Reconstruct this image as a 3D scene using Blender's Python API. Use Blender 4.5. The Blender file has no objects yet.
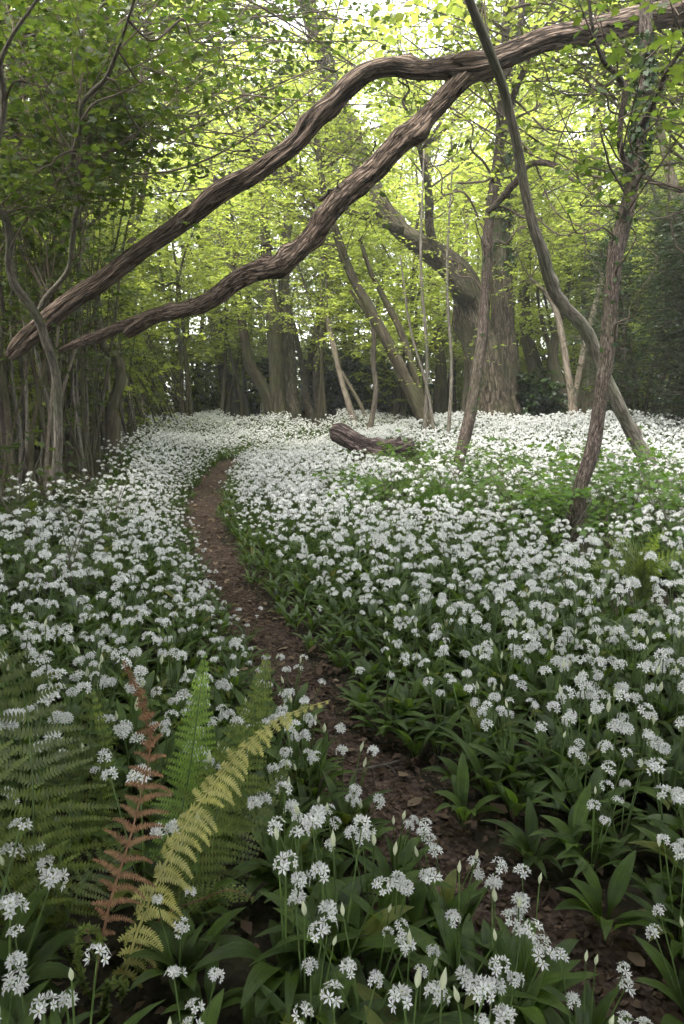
import bpy, math, random
import numpy as np
from mathutils import Vector, Matrix, noise

RNG = np.random.default_rng(11)
random.seed(11)
C = bpy.context.scene.collection
PI = math.pi

# ------------------------------------------------------------------ camera
FPX = 683.0
CAM = np.array([0.0, 0.0, 1.0])
PITCH = math.atan(112 / FPX)
CP, SP = math.cos(PITCH), math.sin(PITCH)
cd = bpy.data.cameras.new('camera'); cam = bpy.data.objects.new('camera', cd); C.objects.link(cam)
cam.location = CAM; cam.rotation_euler = (PI/2 - PITCH, 0, 0)
cd.sensor_fit = 'VERTICAL'; cd.sensor_height = 36.0; cd.lens = FPX / 1024 * 36
cd.clip_start = 0.02; cd.clip_end = 500
bpy.context.scene.camera = cam

def at(px, py, Y):
    u = (px - 342) / FPX; v = (512 - py) / FPX
    d = np.array([u, CP + SP*v, -SP + CP*v])
    return CAM + d * (Y / d[1])

def ss(t):
    t = np.clip(t, 0, 1); return t*t*(3-2*t)

# ------------------------------------------------------------------ smooth polylines
def smooth(pts, n):
    P = np.asarray(pts, float)
    if len(P) < 3:
        t = np.linspace(0, 1, n)[:, None]; return P[0]*(1-t) + P[-1]*t
    d = np.r_[0, np.cumsum(np.linalg.norm(np.diff(P[:, :3], axis=0), axis=1) + 1e-9)]
    m = np.gradient(P, d, axis=0)
    # limit overshoot of the radius column by plain finite differences
    q = np.linspace(0, d[-1], n); k = np.clip(np.searchsorted(d, q, side='right')-1, 0, len(d)-2)
    h = (d[k+1]-d[k])[:, None]; t = ((q-d[k])[:, None])/h
    return ((2*t**3-3*t**2+1)*P[k] + (t**3-2*t**2+t)*h*m[k] + (-2*t**3+3*t**2)*P[k+1] + (t**3-t**2)*h*m[k+1])

# ------------------------------------------------------------------ terrain
_pix = [(640,1024),(560,950),(492,900),(434,850),(394,800),(350,750),(313,700),(277,650),(240,600),(217,560),(204,520),(205,500),(216,480),(236,463)]
_pp = []
for px, py in _pix:
    u = (px-342)/FPX; v = (512-py)/FPX
    d = np.array([u, CP+SP*v, -SP+CP*v]); w = CAM + d*(1.0/-d[2]); _pp.append((w[0], w[1]))
_pp = [(2.6,-4.0),(1.5,-1.0),(0.95,0.4)] + _pp + [(-1.35,12.4),(-0.6,13.8),(0.8,15.2),(2.6,16.4),(5.5,18.0),(12,21)]
PATH = smooth(np.array(_pp), 400)
def xp(y):
    return np.interp(y, PATH[:, 1], PATH[:, 0])
def h(x, y):
    x = np.asarray(x, float); y = np.asarray(y, float)
    d = x - xp(y)
    z = 0.36*ss((d-.2)/4.5)*ss((y-1.5)/9.5) + 0.30*ss((-d-.25)/3.0)*ss((y-1)/5) + 0.007*np.maximum(0, np.minimum(y, 40)-8)
    far = ss((np.abs(d)-.2)/.6)
    z = z + far*ss((y-6)/5)*(.07*np.sin(.9*x+.5*y) + .05*np.sin(1.9*x-.7*y+1))
    z = z + far*(.025*np.sin(1.7*x+.6)*np.sin(1.3*y+1.1) + .018*np.sin(3.1*x+2*y))
    z = z - 0.025*(1-ss((np.abs(d)-.08)/.22))
    return z
def gnd(px, py):
    for Y in np.arange(.5, 45, .02):
        p = at(px, py, Y)
        if p[2] <= h(p[0], p[1]): return p
    return p

# ------------------------------------------------------------------ mesh builder
class Geo:
    def __init__(s):
        s.V=[]; s.Q=[]; s.T=[]; s.qm=[]; s.tm=[]; s.A=[]; s.n=0
    def add(s, V, Q=None, T=None, mat=0, A=None):
        V = np.asarray(V, float).reshape(-1, 3); s.V.append(V)
        s.A.append(np.zeros_like(V) if A is None else A)
        if Q is not None and len(Q):
            Q = np.asarray(Q, int).reshape(-1, 4); s.Q.append(Q+s.n); s.qm.append(np.full(len(Q), mat) if np.isscalar(mat) else mat)
        if T is not None and len(T):
            T = np.asarray(T, int).reshape(-1, 3); s.T.append(T+s.n); s.tm.append(np.full(len(T), mat) if np.isscalar(mat) else mat)
        s.n += len(V)
    def arrays(s):
        V = np.concatenate(s.V) if s.V else np.zeros((0,3)); A = np.concatenate(s.A) if s.A else V
        Q = np.concatenate(s.Q) if s.Q else np.zeros((0,4), int); T = np.concatenate(s.T) if s.T else np.zeros((0,3), int)
        qm = np.concatenate(s.qm) if s.qm else np.zeros(0, int); tm = np.concatenate(s.tm) if s.tm else np.zeros(0, int)
        return V, Q, T, qm, tm, A
    def mesh(s, name, mats, attr=False, flat=False):
        V, Q, T, qm, tm, A = s.arrays()
        me = bpy.data.meshes.new(name)
        me.vertices.add(len(V)); me.vertices.foreach_set('co', V.astype(np.float32).ravel())
        me.loops.add(Q.size + T.size)
        me.loops.foreach_set('vertex_index', np.concatenate([Q.ravel(), T.ravel()]).astype(np.int32))
        me.polygons.add(len(Q)+len(T))
        ls = np.concatenate([np.arange(len(Q))*4, Q.size + np.arange(len(T))*3]).astype(np.int32)
        me.polygons.foreach_set('loop_start', ls)
        for m in mats: me.materials.append(m)
        me.polygons.foreach_set('material_index', np.concatenate([qm, tm]).astype(np.int32))
        if attr:
            a = me.attributes.new('bark', 'FLOAT_VECTOR', 'POINT'); a.data.foreach_set('vector', A.astype(np.float32).ravel())
        me.update(calc_edges=True)
        if flat: me.shade_flat()
        return me
    def obj(s, name, mats, parent=None, attr=False, loc=None, flat=False):
        o = bpy.data.objects.new(name, s.mesh(name, mats, attr, flat)); C.objects.link(o)
        if parent is not None: o.parent = parent
        if loc is not None: o.location = loc
        return o

def frames(P):
    T = np.gradient(P, axis=0); T /= np.linalg.norm(T, axis=1)[:, None] + 1e-12
    N = np.zeros_like(T); a = np.array([0,0,1.]) if abs(T[0][2]) < .9 else np.array([1.,0,0])
    n = np.cross(T[0], a); n /= np.linalg.norm(n); N[0] = n
    for i in range(1, len(P)):
        n = n - T[i]*np.dot(n, T[i]); n /= np.linalg.norm(n)+1e-12; N[i] = n
    return T, N, np.cross(T, N)

def tube(g, P4, segs=8, amp=0.0, seed=0, mat=0, cap=True, knots=0.0):
    P4 = np.asarray(P4, float); P = P4[:, :3]; R = P4[:, 3]
    T, N, B = frames(P); n = len(P)
    L = np.r_[0, np.cumsum(np.linalg.norm(np.diff(P, axis=0), axis=1))]
    th = np.arange(segs)*2*PI/segs
    r = np.repeat(R[:, None], segs, 1)
    if amp:
        k = 1/ max(R.mean(), .01); tt = th[None, :] + .5*np.sin(L[:, None]*1.7*k*.06+seed) + L[:, None]*.6
        rd = np.random.default_rng(seed)
        f = np.zeros((n, segs))
        for m, w in ((2,.7),(3,.8),(5,.7),(7,.55),(11,.4)):
            f += w*np.sin(m*tt + rd.uniform(0,6) + 1.3*np.sin(L[:, None]*rd.uniform(.08,.3)*k + rd.uniform(0,6)))
        lump = np.sin(L*k*.35+seed)*.5 + np.sin(L*k*.13+seed*2)*.7
        r = r*(1 + amp*f*.55 + amp*.8*lump[:, None])
    if knots:
        rd = np.random.default_rng(seed+9)
        for _ in range(int(knots)):
            c = rd.uniform(.05*L[-1], .95*L[-1]); a = rd.uniform(0, 2*PI); rr = np.interp(c, L, R)
            dl = (L[:, None]-c)/(rr*1.0); da = (np.mod(th[None, :]-a+PI, 2*PI)-PI)/.55
            r = r + rr*rd.uniform(.25,.6)*np.exp(-dl**2-da**2)
    V = P[:, None, :] + r[:, :, None]*(np.cos(th)[None, :, None]*N[:, None, :] + np.sin(th)[None, :, None]*B[:, None, :])
    A = np.stack([np.cos(th)[None, :].repeat(n, 0)*1.0, np.sin(th)[None, :].repeat(n, 0)*1.0, (L[:, None]/np.maximum(R.mean(), .004)).repeat(segs, 1)*.35 + seed*3.7], -1)
    i = np.arange(n-1)[:, None]*segs; j = np.arange(segs)[None, :]; j2 = (j+1) % segs
    Q = np.stack([i+j, i+j2, i+segs+j2, i+segs+j], -1).reshape(-1, 4)
    V = V.reshape(-1, 3); A = A.reshape(-1, 3); Tt = []
    if cap:
        V = np.vstack([V, P[-1:]+T[-1:]*R[-1]*.4, P[:1]]); A = np.vstack([A, A[-1:], A[:1]])
        e = (n-1)*segs
        Tt = [(e+k, e+(k+1) % segs, n*segs) for k in range(segs)] + [((k+1) % segs, k, n*segs+1) for k in range(segs)]
    g.add(V, Q, Tt, mat, A)

# ------------------------------------------------------------------ materials
def nm(name):
    m = bpy.data.materials.new(name); m.use_nodes = True; nt = m.node_tree; nt.nodes.clear()
    out = nt.nodes.new('ShaderNodeOutputMaterial'); return m, nt, out
def N(nt, t, **kw):
    n = nt.nodes.new(t)
    for k, v in kw.items():
        if k in n.inputs.keys() if isinstance(k, str) else False: n.inputs[k].default_value = v
        else: setattr(n, k, v)
    return n
def mixc(nt, fac, a, b):
    n = nt.nodes.new('ShaderNodeMix'); n.data_type = 'RGBA'
    for sock, v in ((n.inputs[0], fac), (n.inputs[6], a), (n.inputs[7], b)):
        if hasattr(v, 'links'): nt.links.new(v, sock)
        elif isinstance(v, tuple): sock.default_value = (*v, 1) if len(v) == 3 else v
        else: sock.default_value = v
    return n.outputs[2]
def ramp(nt, src, stops):
    n = nt.nodes.new('ShaderNodeValToRGB'); e = n.color_ramp.elements
    while len(e) < len(stops): e.new(.5)
    for k, (p, c) in zip(e, stops): k.position = p; k.color = (*c, 1)
    nt.links.new(src, n.inputs[0]); return n.outputs[0]

def leaf_mat(name, c1, c2, trans, tf=.45, rough=.45, spec=.35, c3=None):
    m, nt, out = nm(name)
    geo = N(nt, 'ShaderNodeNewGeometry'); oi = N(nt, 'ShaderNodeObjectInfo')
    stops = [(0, c1), (.75, c2)] + ([(.985, c2), (1.0, c3)] if c3 else [])
    col = ramp(nt, geo.outputs['Random Per Island'], stops)
    ml = N(nt, 'ShaderNodeMath', operation='MULTIPLY_ADD'); nt.links.new(oi.outputs['Random'], ml.inputs[0]); ml.inputs[1].default_value = .5; ml.inputs[2].default_value = .75
    hs = N(nt, 'ShaderNodeHueSaturation'); nt.links.new(col, hs.inputs['Color']); nt.links.new(ml.outputs[0], hs.inputs['Value'])
    ns = N(nt, 'ShaderNodeTexNoise'); ns.inputs['Scale'].default_value = 30; ns.inputs['Detail'].default_value = 2
    tc = N(nt, 'ShaderNodeTexCoord'); nt.links.new(tc.outputs['Object'], ns.inputs['Vector'])
    cc = mixc(nt, ns.outputs[0], hs.outputs[0], hs.outputs[0])
    mul = nt.nodes.new('ShaderNodeMix'); mul.data_type='RGBA'; mul.blend_type='MULTIPLY'; mul.inputs[0].default_value=1
    nt.links.new(cc, mul.inputs[6]); nt.links.new(ramp(nt, ns.outputs[0], [(.25,(.7,.72,.7)),(.75,(1.2,1.2,1.15))]), mul.inputs[7])
    b = N(nt, 'ShaderNodeBsdfPrincipled'); nt.links.new(mul.outputs[2], b.inputs['Base Color'])
    b.inputs['Roughness'].default_value = rough; b.inputs['Specular IOR Level'].default_value = spec
    t = N(nt, 'ShaderNodeBsdfTranslucent')
    m2 = nt.nodes.new('ShaderNodeMix'); m2.data_type='RGBA'; m2.blend_type='MULTIPLY'; m2.inputs[0].default_value=1
    nt.links.new(mul.outputs[2], m2.inputs[6]); m2.inputs[7].default_value = (*trans, 1); nt.links.new(m2.outputs[2], t.inputs['Color'])
    mx = N(nt, 'ShaderNodeMixShader'); mx.inputs[0].default_value = tf
    nt.links.new(b.outputs[0], mx.inputs[1]); nt.links.new(t.outputs[0], mx.inputs[2]); nt.links.new(mx.outputs[0], out.inputs[0])
    return m

def add_veins(m):
    nt = m.node_tree; b = next(n for n in nt.nodes if n.type == 'BSDF_PRINCIPLED'); t = next(n for n in nt.nodes if n.type == 'BSDF_TRANSLUCENT')
    a = N(nt, 'ShaderNodeAttribute'); a.attribute_name = 'bark'; mp = N(nt, 'ShaderNodeMapping'); mp.inputs['Scale'].default_value = (7, .7, 5); nt.links.new(a.outputs['Vector'], mp.inputs[0])
    n = N(nt, 'ShaderNodeTexNoise'); n.inputs['Scale'].default_value = 1.6; n.inputs['Detail'].default_value = 4; nt.links.new(mp.outputs[0], n.inputs['Vector'])
    n2 = N(nt, 'ShaderNodeTexNoise'); n2.inputs['Scale'].default_value = 9; n2.inputs['Detail'].default_value = 6; tc = N(nt, 'ShaderNodeTexCoord'); nt.links.new(tc.outputs['Object'], n2.inputs['Vector'])
    for sh, k in ((b, 'Base Color'), (t, 'Color')):
        src = sh.inputs[k].links[0].from_socket
        c1 = nt.nodes.new('ShaderNodeMix'); c1.data_type='RGBA'; c1.blend_type='MULTIPLY'; c1.inputs[0].default_value=1; nt.links.new(src, c1.inputs[6]); nt.links.new(ramp(nt, n.outputs[0], [(.3,(.6,.64,.6)),(.7,(1.3,1.28,1.2))]), c1.inputs[7])
        c2 = mixc(nt, ramp(nt, n2.outputs[0], [(.60,(0,0,0)),(.72,(.55,.55,.55))]), c1.outputs[2], (.10,.11,.03)); nt.links.new(c2, sh.inputs[k])
    bp = N(nt, 'ShaderNodeBump'); bp.inputs['Strength'].default_value=.5; bp.inputs['Distance'].default_value=.004; nt.links.new(n.outputs[0], bp.inputs['Height']); nt.links.new(bp.outputs[0], b.inputs['Normal'])
    return m
def bark_mat(name, dark, mid, lite, green=None, gfac=.3, sc=2.2, bump=.6, zs=1.0, crack=.16):
    m, nt, out = nm(name)
    at_ = N(nt, 'ShaderNodeAttribute'); at_.attribute_name = 'bark'
    mp = N(nt, 'ShaderNodeMapping'); mp.inputs['Scale'].default_value = (1, 1, .35*zs); nt.links.new(at_.outputs['Vector'], mp.inputs[0])
    n1 = N(nt, 'ShaderNodeTexNoise'); n1.inputs['Scale'].default_value = sc; n1.inputs['Detail'].default_value = 8; n1.inputs['Roughness'].default_value=.65; n1.inputs['Distortion'].default_value=.6
    nt.links.new(mp.outputs[0], n1.inputs['Vector'])
    n2 = N(nt, 'ShaderNodeTexNoise'); n2.inputs['Scale'].default_value = sc*2.6; n2.inputs['Detail'].default_value = 5
    mp2 = N(nt, 'ShaderNodeMapping'); mp2.inputs['Scale'].default_value = (1, 1, .18*zs); nt.links.new(at_.outputs['Vector'], mp2.inputs[0]); nt.links.new(mp2.outputs[0], n2.inputs['Vector'])
    ad = N(nt, 'ShaderNodeMath', operation='MULTIPLY_ADD'); nt.links.new(n2.outputs[0], ad.inputs[0]); ad.inputs[1].default_value=.7; nt.links.new(n1.outputs[0], ad.inputs[2])
    dv = N(nt, 'ShaderNodeMath', operation='MULTIPLY'); nt.links.new(ad.outputs[0], dv.inputs[0]); dv.inputs[1].default_value=1/1.7
    vo = N(nt, 'ShaderNodeTexVoronoi', feature='DISTANCE_TO_EDGE'); vo.inputs['Scale'].default_value = sc*1.5; mp3 = N(nt, 'ShaderNodeMapping'); mp3.inputs['Scale'].default_value = (1, 1, .3*zs)
    ds = N(nt, 'ShaderNodeVectorMath', operation='ADD'); nt.links.new(mp.outputs[0], mp3.inputs[0]) if False else nt.links.new(at_.outputs['Vector'], mp3.inputs[0]); nt.links.new(mp3.outputs[0], ds.inputs[0])
    sv = N(nt, 'ShaderNodeVectorMath', operation='SCALE'); sv.inputs['Scale'].default_value = .45; nt.links.new(n1.outputs['Color'], sv.inputs[0]); nt.links.new(sv.outputs[0], ds.inputs[1]); nt.links.new(ds.outputs[0], vo.inputs['Vector'])
    ck = N(nt, 'ShaderNodeMapRange'); ck.inputs['From Max'].default_value = .16; nt.links.new(vo.outputs['Distance'], ck.inputs['Value'])
    ck2 = N(nt, 'ShaderNodeMath', operation='MULTIPLY_ADD'); nt.links.new(ck.outputs[0], ck2.inputs[0]); ck2.inputs[1].default_value = crack; ck2.inputs[2].default_value = -crack*.75
    dv2 = N(nt, 'ShaderNodeMath', operation='ADD'); nt.links.new(dv.outputs[0], dv2.inputs[0]); nt.links.new(ck2.outputs[0], dv2.inputs[1]); dv = dv2
    col = ramp(nt, dv.outputs[0], [(.34, dark), (.5, mid), (.64, lite)])
    if green:
        tc = N(nt, 'ShaderNodeTexCoord'); n3 = N(nt, 'ShaderNodeTexNoise'); n3.inputs['Scale'].default_value = 2.5; n3.inputs['Detail'].default_value=4
        nt.links.new(tc.outputs['Object'], n3.inputs['Vector'])
        f = ramp(nt, n3.outputs[0], [(.42,(0,0,0)),(.62,(gfac,gfac,gfac))])
        col = mixc(nt, f, col, green)
    b = N(nt, 'ShaderNodeBsdfPrincipled'); nt.links.new(col, b.inputs['Base Color']); b.inputs['Roughness'].default_value=.85; b.inputs['Specular IOR Level'].default_value=.2
    bp = N(nt, 'ShaderNodeBump'); bp.inputs['Strength'].default_value=bump; bp.inputs['Distance'].default_value=.02
    nt.links.new(dv.outputs[0], bp.inputs['Height']); nt.links.new(bp.outputs[0], b.inputs['Normal'])
    nt.links.new(b.outputs[0], out.inputs[0]); return m

def plain(name, col, rough=.7, tf=0, spec=.3):
    m, nt, out = nm(name); b = N(nt, 'ShaderNodeBsdfPrincipled')
    geo = N(nt, 'ShaderNodeNewGeometry')
    c = ramp(nt, geo.outputs['Random Per Island'], [(0, tuple(x*.85 for x in col)), (1, tuple(min(1, x*1.1) for x in col))])
    nt.links.new(c, b.inputs['Base Color']); b.inputs['Roughness'].default_value=rough; b.inputs['Specular IOR Level'].default_value=spec
    if tf:
        t = N(nt, 'ShaderNodeBsdfTranslucent'); nt.links.new(c, t.inputs['Color']); mx = N(nt, 'ShaderNodeMixShader'); mx.inputs[0].default_value=tf
        nt.links.new(b.outputs[0], mx.inputs[1]); nt.links.new(t.outputs[0], mx.inputs[2]); nt.links.new(mx.outputs[0], out.inputs[0])
    else: nt.links.new(b.outputs[0], out.inputs[0])
    return m

def soil_mat(name, cols, sc, bump=.8):
    m, nt, out = nm(name); tc = N(nt, 'ShaderNodeTexCoord')
    n1 = N(nt, 'ShaderNodeTexNoise'); n1.inputs['Scale'].default_value = sc; n1.inputs['Detail'].default_value=9; n1.inputs['Roughness'].default_value=.7
    nt.links.new(tc.outputs['Object'], n1.inputs['Vector'])
    v = N(nt, 'ShaderNodeTexVoronoi'); v.inputs['Scale'].default_value = sc*4.5; nt.links.new(tc.outputs['Object'], v.inputs['Vector'])
    n2 = N(nt, 'ShaderNodeTexNoise'); n2.inputs['Scale'].default_value = .9; n2.inputs['Detail'].default_value=4; nt.links.new(tc.outputs['Object'], n2.inputs['Vector'])
    base = ramp(nt, n1.outputs[0], [(.3, cols[0]), (.52, cols[1]), (.7, cols[2])])
    chips = ramp(nt, v.outputs['Color'], [(.3, cols[0]), (.6, cols[1]), (.9, cols[3])])
    c = mixc(nt, .45, base, chips)
    mul = nt.nodes.new('ShaderNodeMix'); mul.data_type='RGBA'; mul.blend_type='MULTIPLY'; mul.inputs[0].default_value=1
    nt.links.new(c, mul.inputs[6]); nt.links.new(ramp(nt, n2.outputs[0], [(.3,(.65,.65,.65)),(.7,(1.15,1.12,1.1))]), mul.inputs[7])
    b = N(nt, 'ShaderNodeBsdfPrincipled'); nt.links.new(mul.outputs[2], b.inputs['Base Color']); b.inputs['Roughness'].default_value=.9; b.inputs['Specular IOR Level'].default_value=.2
    ad = N(nt, 'ShaderNodeMath', operation='ADD'); nt.links.new(n1.outputs[0], ad.inputs[0]); nt.links.new(v.outputs['Distance'], ad.inputs[1])
    bp = N(nt, 'ShaderNodeBump'); bp.inputs['Strength'].default_value=bump; bp.inputs['Distance'].default_value=.02; nt.links.new(ad.outputs[0], bp.inputs['Height']); nt.links.new(bp.outputs[0], b.inputs['Normal'])
    nt.links.new(b.outputs[0], out.inputs[0]); return m

M = {}
M['soil'] = soil_mat('soil', [(.018,.015,.009),(.04,.034,.018),(.05,.05,.022),(.09,.07,.04)], 9)
M['path'] = soil_mat('trodden_earth', [(.04,.025,.019),(.10,.066,.052),(.155,.11,.088),(.22,.165,.13)], 14, 1.0)
M['bark_limb'] = bark_mat('limb_bark', (.026,.018,.013), (.115,.082,.062), (.25,.19,.15), None, sc=2.9, bump=1.6, zs=1.1, crack=.21)
M['bark_dark'] = bark_mat('dark_bark', (.02,.015,.012), (.08,.06,.05), (.20,.16,.135), (.05,.07,.025), .35, sc=3.0, bump=1.2, zs=1.8)
M['bark_grey'] = bark_mat('grey_bark', (.06,.05,.04), (.14,.12,.10), (.26,.235,.2), (.08,.10,.045), .35, sc=1.6, bump=.4)
M['bark_ash'] = bark_mat('ash_grey_bark', (.10,.09,.075), (.20,.185,.16), (.33,.31,.275), (.09,.11,.06), .3, sc=1.6, bump=.35)
M['bark_far'] = bark_mat('woodland_bark', (.024,.019,.013), (.064,.051,.034), (.12,.10,.07), (.06,.07,.025), .5, sc=2.0, bump=.6)
M['bark_old'] = bark_mat('old_tree_bark', (.018,.014,.010), (.062,.048,.034), (.13,.105,.078), (.055,.065,.024), .4, sc=4.2, bump=1.4, zs=1.5, crack=.24)
M['bark_pale'] = bark_mat('pale_bark', (.075,.06,.046), (.165,.135,.105), (.27,.235,.19), None, sc=1.5, bump=.3)
M['twig'] = bark_mat('twig_bark', (.04,.03,.022), (.085,.065,.05), (.15,.12,.095), None, sc=1.5, bump=.3)
M['log'] = bark_mat('log_bark', (.022,.014,.013), (.08,.055,.05), (.20,.155,.145), None, sc=3.0, bump=1.4, zs=1.6, crack=.28)
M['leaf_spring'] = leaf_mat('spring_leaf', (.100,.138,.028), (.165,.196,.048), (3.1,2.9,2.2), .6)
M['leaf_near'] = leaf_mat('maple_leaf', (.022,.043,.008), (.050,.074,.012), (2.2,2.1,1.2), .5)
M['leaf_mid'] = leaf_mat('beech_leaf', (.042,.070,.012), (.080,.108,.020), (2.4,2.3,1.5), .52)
M['leaf_yew'] = leaf_mat('yew_needle', (.018,.036,.012), (.035,.06,.018), (1.3,1.3,.8), .3)
M['leaf_laurel'] = leaf_mat('laurel_leaf', (.015,.034,.01), (.03,.055,.014), (1.5,1.5,.6), .25, .3, .5)
M['leaf_ivy'] = leaf_mat('ivy_leaf', (.018,.04,.012), (.035,.065,.02), (1.5,1.5,.7), .25, .55, .25)
M['leaf_herb'] = leaf_mat('herb_leaf', (.05,.10,.02), (.085,.15,.03), (2,2,.9), .45)
M['ramsons'] = leaf_mat('ramsons_leaf', (.042,.078,.014), (.084,.136,.024), (1.9,1.9,.9), .35, .38, .45, (.22,.18,.03))
M['ramsons_near'] = add_veins(leaf_mat('ramsons_leaf', (.042,.078,.014), (.084,.136,.024), (1.9,1.9,.9), .35, .42, .4, (.22,.18,.03)))
M['stem'] = leaf_mat('green_stem', (.06,.10,.025), (.09,.14,.035), (1.5,1.5,.7), .2)
M['petal'] = plain('white_petal', (.72,.72,.71), .6, .3, .2)
M['bud'] = plain('papery_bud', (.55,.58,.40), .6, .3)
M['eye'] = plain('flower_eye', (.30,.36,.12), .6, .2)
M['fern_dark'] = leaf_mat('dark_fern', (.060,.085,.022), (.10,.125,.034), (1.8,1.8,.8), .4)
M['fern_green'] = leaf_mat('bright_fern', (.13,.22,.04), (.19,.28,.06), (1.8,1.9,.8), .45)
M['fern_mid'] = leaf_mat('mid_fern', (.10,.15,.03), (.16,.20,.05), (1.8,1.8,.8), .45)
M['fern_yellow'] = leaf_mat('yellow_fern', (.38,.38,.12), (.52,.50,.20), (1.5,1.4,.8), .4)
M['fern_brown'] = leaf_mat('brown_fern', (.15,.082,.045), (.26,.148,.085), (1.3,1.1,.9), .25, .7, .2)
M['grass'] = leaf_mat('tuft_grass', (.05,.11,.02), (.09,.16,.03), (1.8,1.9,.8), .45)
M['litter_pale'] = leaf_mat('fallen_leaf', (.10,.065,.04), (.24,.17,.11), (1.2,1.1,.9), .15, .7, .25, (.16,.15,.04))
M['litter'] = leaf_mat('dead_leaf', (.05,.03,.02), (.15,.10,.07), (1.2,1.1,.9), .15, .8, .2)

def tag(o, label=None, cat=None, group=None, kind=None):
    for k, v in (('label', label), ('category', cat), ('group', group), ('kind', kind)):
        if v: o[k] = v
    return o
def empty(name, loc, label, cat, group=None):
    o = bpy.data.objects.new(name, None); C.objects.link(o); o.location = loc; o.empty_display_size=.1
    return tag(o, label, cat, group)

# ------------------------------------------------------------------ ground and path
def grow_axis(lo, hi, step, far):
    a = list(np.arange(lo, hi+1e-6, step)); s = step
    while a[-1] < far: s *= 1.25; a.append(a[-1]+s)
    s = step
    while a[0] > -far: s *= 1.25; a.insert(0, a[0]-s)
    return np.array(a)
gx = grow_axis(-8, 8, .1, 95); gy = grow_axis(-3, 20, .1, 95)
X, Y = np.meshgrid(gx, gy); Z = h(X, Y)
nx, ny = len(gx), len(gy); ii = (np.arange(ny-1)[:, None]*nx + np.arange(nx-1)[None, :])
g = Geo(); g.add(np.stack([X, Y, Z], -1).reshape(-1, 3), np.stack([ii, ii+1, ii+nx+1, ii+nx], -1).reshape(-1, 4))
tag(g.obj('ground', [M['soil']]), kind='structure')

yy = np.arange(-3, 18.5, .05); cx = xp(yy); nc = 9; rows = []
rag = np.random.default_rng(3)
eL = .10 + .085*ss((yy-2.)/6) + .03*np.sin(yy*5.1) + .02*np.sin(yy*13) + .012*rag.normal(size=len(yy)) + .04*(1-ss((yy-.8)/1.5)) 
eR = .10 + .075*ss((yy-2.)/6) + .03*np.sin(yy*4.3+2) + .02*np.sin(yy*11+1) + .012*rag.normal(size=len(yy)) + .04*(1-ss((yy-.8)/1.5))
for k in range(nc):
    t = -1 + 2*k/(nc-1); x = cx + np.where(t < 0, t*eL, t*eR); rows.append(np.stack([x, yy, h(x, yy)+.012-.01*abs(t)**4], -1))
R_ = np.stack(rows, 1).reshape(-1, 3); ii = (np.arange(len(yy)-1)[:, None]*nc + np.arange(nc-1)[None, :])
g = Geo(); g.add(R_, np.stack([ii, ii+1, ii+nc+1, ii+nc], -1).reshape(-1, 4))
tag(g.obj('footpath', [M['path']]), kind='structure')

# leaf litter: small curled dead leaves, bark chips and twigs on the path
def rot_euler(a, b, c):
    ca, sa, cb, sb, cc, sc = np.cos(a), np.sin(a), np.cos(b), np.sin(b), np.cos(c), np.sin(c)
    Rz = np.zeros((len(a),3,3)); Rz[:,0,0]=cc; Rz[:,0,1]=-sc; Rz[:,1,0]=sc; Rz[:,1,1]=cc; Rz[:,2,2]=1
    Ry = np.zeros_like(Rz); Ry[:,0,0]=cb; Ry[:,0,2]=sb; Ry[:,2,0]=-sb; Ry[:,2,2]=cb; Ry[:,1,1]=1
    Rx = np.zeros_like(Rz); Rx[:,1,1]=ca; Rx[:,1,2]=-sa; Rx[:,2,1]=sa; Rx[:,2,2]=ca; Rx[:,0,0]=1
    return Rz @ Ry @ Rx
def scatter(g, V, Q, T, R, t, s, mat=0, qm=None, tm=None):
    n = len(t)
    if n == 0: return
    W = np.einsum('nij,vj->nvi', R*np.asarray(s).reshape(-1,1,1), V) + t[:, None, :]
    off = (np.arange(n)*len(V))[:, None, None]
    Qn = (Q[None]+off).reshape(-1,4) if Q is not None and len(Q) else np.zeros((0,4),int)
    Tn = (T[None]+off).reshape(-1,3) if T is not None and len(T) else np.zeros((0,3),int)
    g.V.append(W.reshape(-1,3)); g.A.append(np.zeros((n*len(V),3)))
    if len(Qn): g.Q.append(Qn+g.n); g.qm.append(np.tile(qm, n) if qm is not None else np.full(len(Qn), mat))
    if len(Tn): g.T.append(Tn+g.n); g.tm.append(np.tile(tm, n) if tm is not None else np.full(len(Tn), mat))
    g.n += n*len(V)
n = 11000
ly = RNG.uniform(.7, 1, n)**1*0 + np.where(RNG.random(n) < .6, RNG.uniform(.6, 4, n), RNG.uniform(3, 12, n)); lx = xp(ly) + RNG.normal(0, .13, n)*(1+.6*ss((ly-2)/6))
chipV = np.array([(-.5,0,.02),(0,-.28,.1),(.5,0,.0),(0,.3,.12)]); 
g = Geo(); scatter(g, chipV, np.array([[0,1,2,3]]), None, rot_euler(RNG.normal(0,.35,n), RNG.normal(0,.35,n), RNG.uniform(0,6.3,n)), np.stack([lx, ly, h(lx,ly)+.014], -1), RNG.uniform(.004,.024,n))
for _ in range(300):
    y0 = random.uniform(.7, 6); x0 = float(xp(y0))+random.gauss(0,.13); a = random.uniform(0, PI); l = random.uniform(.02,.09)
    z0 = float(h(x0,y0))+.016
    tube(g, [(x0,y0,z0,.0016),(x0+l*.5*math.cos(a),y0+l*.5*math.sin(a),z0+.006,.0018),(x0+l*math.cos(a+.2),y0+l*math.sin(a+.2),z0,.0012)], 4)
n = 3600; qx = RNG.uniform(-1.8, 1.8, n); qy = RNG.uniform(.35, 3.2, n); scatter(g, chipV, np.array([[0,1,2,3]]), None, rot_euler(RNG.normal(0,.35,n), RNG.normal(0,.35,n), RNG.uniform(0,6.3,n)), np.stack([qx, qy, h(qx,qy)+.012], -1), RNG.uniform(.012,.045,n))
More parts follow.
